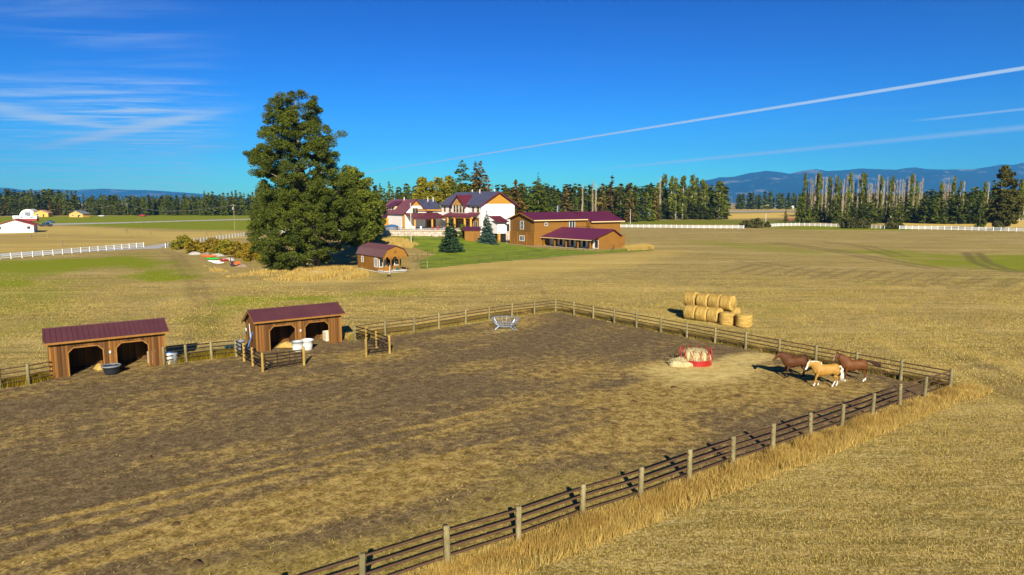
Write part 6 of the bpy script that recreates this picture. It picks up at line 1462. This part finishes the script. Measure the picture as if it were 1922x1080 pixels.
def vehicle(name, label, px, py, l, w, h, mat, cat, rz=0., cab_=.5, Y=None):
    p = G(px, py); t = thing(name, label, cat, p, rz); mb = MB()
    mb.poly([(-l / 2, -w / 2, .4), (l / 2, -w / 2, .4), (l / 2, -w / 2, h * .55), (l * .28, -w / 2, h * .6), (-l * .5, -w / 2, h * .6)], (0, w, 0)); mb.build('body', MATS[mat], t)
    mb = MB(); mb.poly([(-l * .5 * cab_, -w * .46, h * .6), (l * .28, -w * .46, h * .6), (l * .14, -w * .46, h), (-l * .42 * cab_, -w * .46, h)], (0, w * .92, 0)); mb.build('cabin', MATS['glass'], t)
    for x in (-l * .32, l * .32):
        for y in (-w / 2 + .05, w / 2 - .05): wheel(t, x, y)
vehicle('pickup_truck', 'dark pickup truck parked beyond the white barn', 86, 425.5, 5.6, 2, 1.9, 'car_dark', 'truck', .1); vehicle('parked_car', 'blue car parked beside the airstrip road', 94, 419, 4.4, 1.8, 1.5, 'car_blue', 'car', .1)
vehicle('parked_car', 'white car parked before the tree line near the lodge', 191, 407, 4.6, 1.8, 1.6, 'white_paint', 'car', .0); vehicle('red_tractor', 'red tractor at the far side of the green field', 268, 407, 4.8, 2, 2.6, 'red_paint', 'tractor', .0)
vehicle('parked_car', 'pale car at the field edge by the tiny hut', 385, 404.5, 4.6, 1.8, 1.6, 'white_paint', 'car', .0)
def trailer(label, px, py, l, h, mats, rz=0.):
    p = G(px, py); t = thing('camper_trailer', label, 'trailer', p, rz); MB().box((0, 0, .5 + h * .22), (l, 2.4, h * .44)).build('lower_body', MATS[mats[1]], t); MB().box((0, 0, .51 + h * .72), (l, 2.4, h * .54)).build('upper_body', MATS[mats[0]], t)
    for x in (-.6, .6): wheel(t, x, -1.1); wheel(t, x, 1.1)
    for x in (-l * .3, l * .25): MB().box((x, -1.22, .5 + h * .7), (1.1, .05, .6)).build('window', MATS['glass'], t)
trailer('long white and red camper trailer behind the white barn', 54, 416.5, 11, 3, ('white_paint', 'red_roof'), .08); trailer('grey and white camper trailer next to the red one', 40, 414.5, 9, 2.8, ('white_paint', 'gravel'), .08)
trailer('blue trailer half hidden behind the big pine', 686, 449.5, 4.2, 2.2, ('blue_plastic', 'blue_wall'), .3)
def pole(label, px, py, ytop, r=.13, mat='post_wood', arm=0., cat='utility pole', Y=None):
    p = G(px, py) if Y is None else AT(px, py, Y); p.z = hz(p.x, p.y); h = ztop(ytop, p.y) - p.z; t = thing('utility_pole' if arm else 'light_pole', label, cat, p)
    MB().tube([(0, 0, -.3), (0, 0, h)], [r, r * .75], 8).build('pole', MATS[mat], t)
    if arm: MB().box((0, 0, h - .6), (arm, .12, .14)).build('crossarm', MATS[mat], t); MB().tube([(-.35, -.1, h - 2.2), (-.35, -.1, h - 1.2)], .25, 8).build('transformer', MATS['steel'], t)
    else: MB().box((0, -.1, h + .05), (.3, .5, .16)).build('lamp_head', MATS['white_plastic'], t)
    return p + Vector((0, 0, h - .4))
w1 = pole('weathered utility pole behind the white fence and golden bushes', 441, 438, 383, .16, 'post_wood', 2.0); w0 = pole('distant utility pole before the long tree line', 240, 404.5, 381, .2, 'post_wood', 2.0)
pole('tall pale lamp pole on the lawn slope before the house', 772, 461, 383, .15, 'grey_bark', cat='lamp pole'); pole('pale lamp pole beyond the barn corner', 1183, 421, 394, .12, 'white_plastic', cat='lamp pole'); pole('white lamp pole behind the barn roof end', 1155, 414, 391, .14, 'white_plastic', cat='lamp pole')
pole('lamp pole by the far gateway and bushes', 1437, 421, 401, .13, 'white_plastic', cat='lamp pole')
pole('far utility pole at the pale stubble field', 1369, 391, 369, .3, 'post_wood', 2.0, Y=1000); pole('second far utility pole, reddish, at the pale stubble field', 1373, 391, 369, .3, 'bark', 2.0, Y=980)
w2 = AT(-60, 398, 620); 
for i, (a, b) in enumerate(((w0, w1), (w0, w2))):
    mb = MB(); mb.tube([a.lerp(b, k / 14) - Vector((0, 0, 4.5 * 4 * (k / 14) * (1 - k / 14))) for k in range(15)], .09, 4); o = mb.build('power_line', MATS['wire']); tag(o, 'sagging power line from the distant pole to the weathered pole' if i == 0 else 'sagging power line running on along the tree line', 'power line')
sg = thing('road_sign', 'small red sign on a post by the field gateway', 'sign', G(1484, 419)); MB().tube([(0, 0, 0), (0, 0, 2.2)], .05, 6).build('post', MATS['steel'], sg); MB().box((0, -.06, 2.3), (1.3, .05, 1.3)).build('panel', MATS['red_paint'], sg)
def kayak(label, px, py, mat, stripe_, rz):
    t = thing('kayak', label, 'kayak', G(px, py), rz); sec = []
    for i in range(11): f = i / 10 * 2 - 1; w = .40 * (1 - f * f) ** .6 + .02; sec.append(((f * 1.7, 0, .24 + .10 * f * f), (0, w, 0), (0, 0, .20 * (1 - f * f) ** .5 + .03)))
    MB().ell_loft(sec, 12).build('hull', MATS[mat], t, True); MB().lathe([(.28, .40), (.30, .47), (.20, .47), (.18, .40)], 14, closed=True).build('cockpit_rim', MATS[stripe_], t, True)
kayak('red kayak with a white rim lying in dry grass', 421, 490.5, 'red_paint', 'white_plastic', R(-35)); kayak('bright green kayak lying by the golden bushes', 399, 488, 'green_paint', 'black_plastic', R(-15)); kayak('white kayak lying beside the green one', 402, 493, 'white_plastic', 'grey_plastic', R(-20)); kayak('second white kayak nearer the orange mower', 409, 496, 'white_plastic', 'grey_plastic', R(-25))
kayak('orange kayak tipped against the brush pile', 393, 483, 'orange_paint', 'black_plastic', R(10))
mw = thing('ride_mower', 'small orange riding mower with a black seat', 'mower', G(441, 500), R(25)); mb = MB(); mb.poly([(-.2, -.4, .35), (.9, -.4, .35), (.95, -.4, .75), (.25, -.4, .95), (.1, -.4, .55), (-.2, -.4, .55)], (0, .8, 0)); mb.build('hood', MATS['orange_paint'], mw); mb = MB().box((-.45, 0, .5), (.7, .8, .3)); mb.build('deck', MATS['orange_paint'], mw)
MB().box((-.45, 0, .82), (.5, .5, .2)).build('seat', MATS['black_plastic'], mw); MB().box((-.72, 0, 1.2), (.12, .5, .8)).build('backrest', MATS['black_plastic'], mw); MB().tube([(.15, 0, .9), (-.1, 0, 1.2)], .03, 6).build('steering_column', MATS['black_plastic'], mw)
for x, r_ in ((-.5, .36), (.65, .26)):
    for y in (-.5, .5): wheel(mw, x, y, r_)
lp = thing('log_pile', 'grey weathered logs lying in the gold grass under the pine', 'logs', G(597, 518), .1)
for i, (x, y, z, l_) in enumerate(((0, 0, .2, 3.2), (.3, .45, .2, 2.8), (-.2, .2, .5, 2.6), (1.1, -.3, .18, 2.0))): MB().tube([(x - l_ / 2, y, z), (x, y + .06, z + .03), (x + l_ / 2, y - .05, z)], [.17, .2, .15], 8).build('log', MATS['grey_bark'], lp)
for px, py, rx, lab in ((365, 478, 1.6, 'grey brush and rubble heap near the kayaks'), (388, 478, 1.3, 'rusty brown scrap heap behind the orange kayak'), (408, 481, 1.5, 'grey stone heap below the golden bushes'), (432, 489, 1.4, 'stone rubble between kayak and mower'), (456, 501, 1.2, 'dark scrap heap beside the orange mower'), (535, 506, 1.6, 'dark stump and brush at the end of the pine boughs'), (1183, 469, 1.2, 'pale stones at the far barn end')):
    heap('rubble_heap', lab, 'heap', G(px, py), rx, rx * .6, rx * .42, 'bark' if 'rusty' in lab or 'dark' in lab else 'rock', int(px))
lab = 'weathered wooden post standing alone in the gold pasture'
for px, py in ((59, 449), (90, 446), (117, 463), (183, 442), (236, 436), (239, 437), (260, 443), (283, 443), (413, 441), (388, 442)):
    tag(place(POST, 'wooden_post', None, G(px, py), 0, (1.3, 1.3, 1.2)), lab, 'post', 'old posts in the gold pasture')
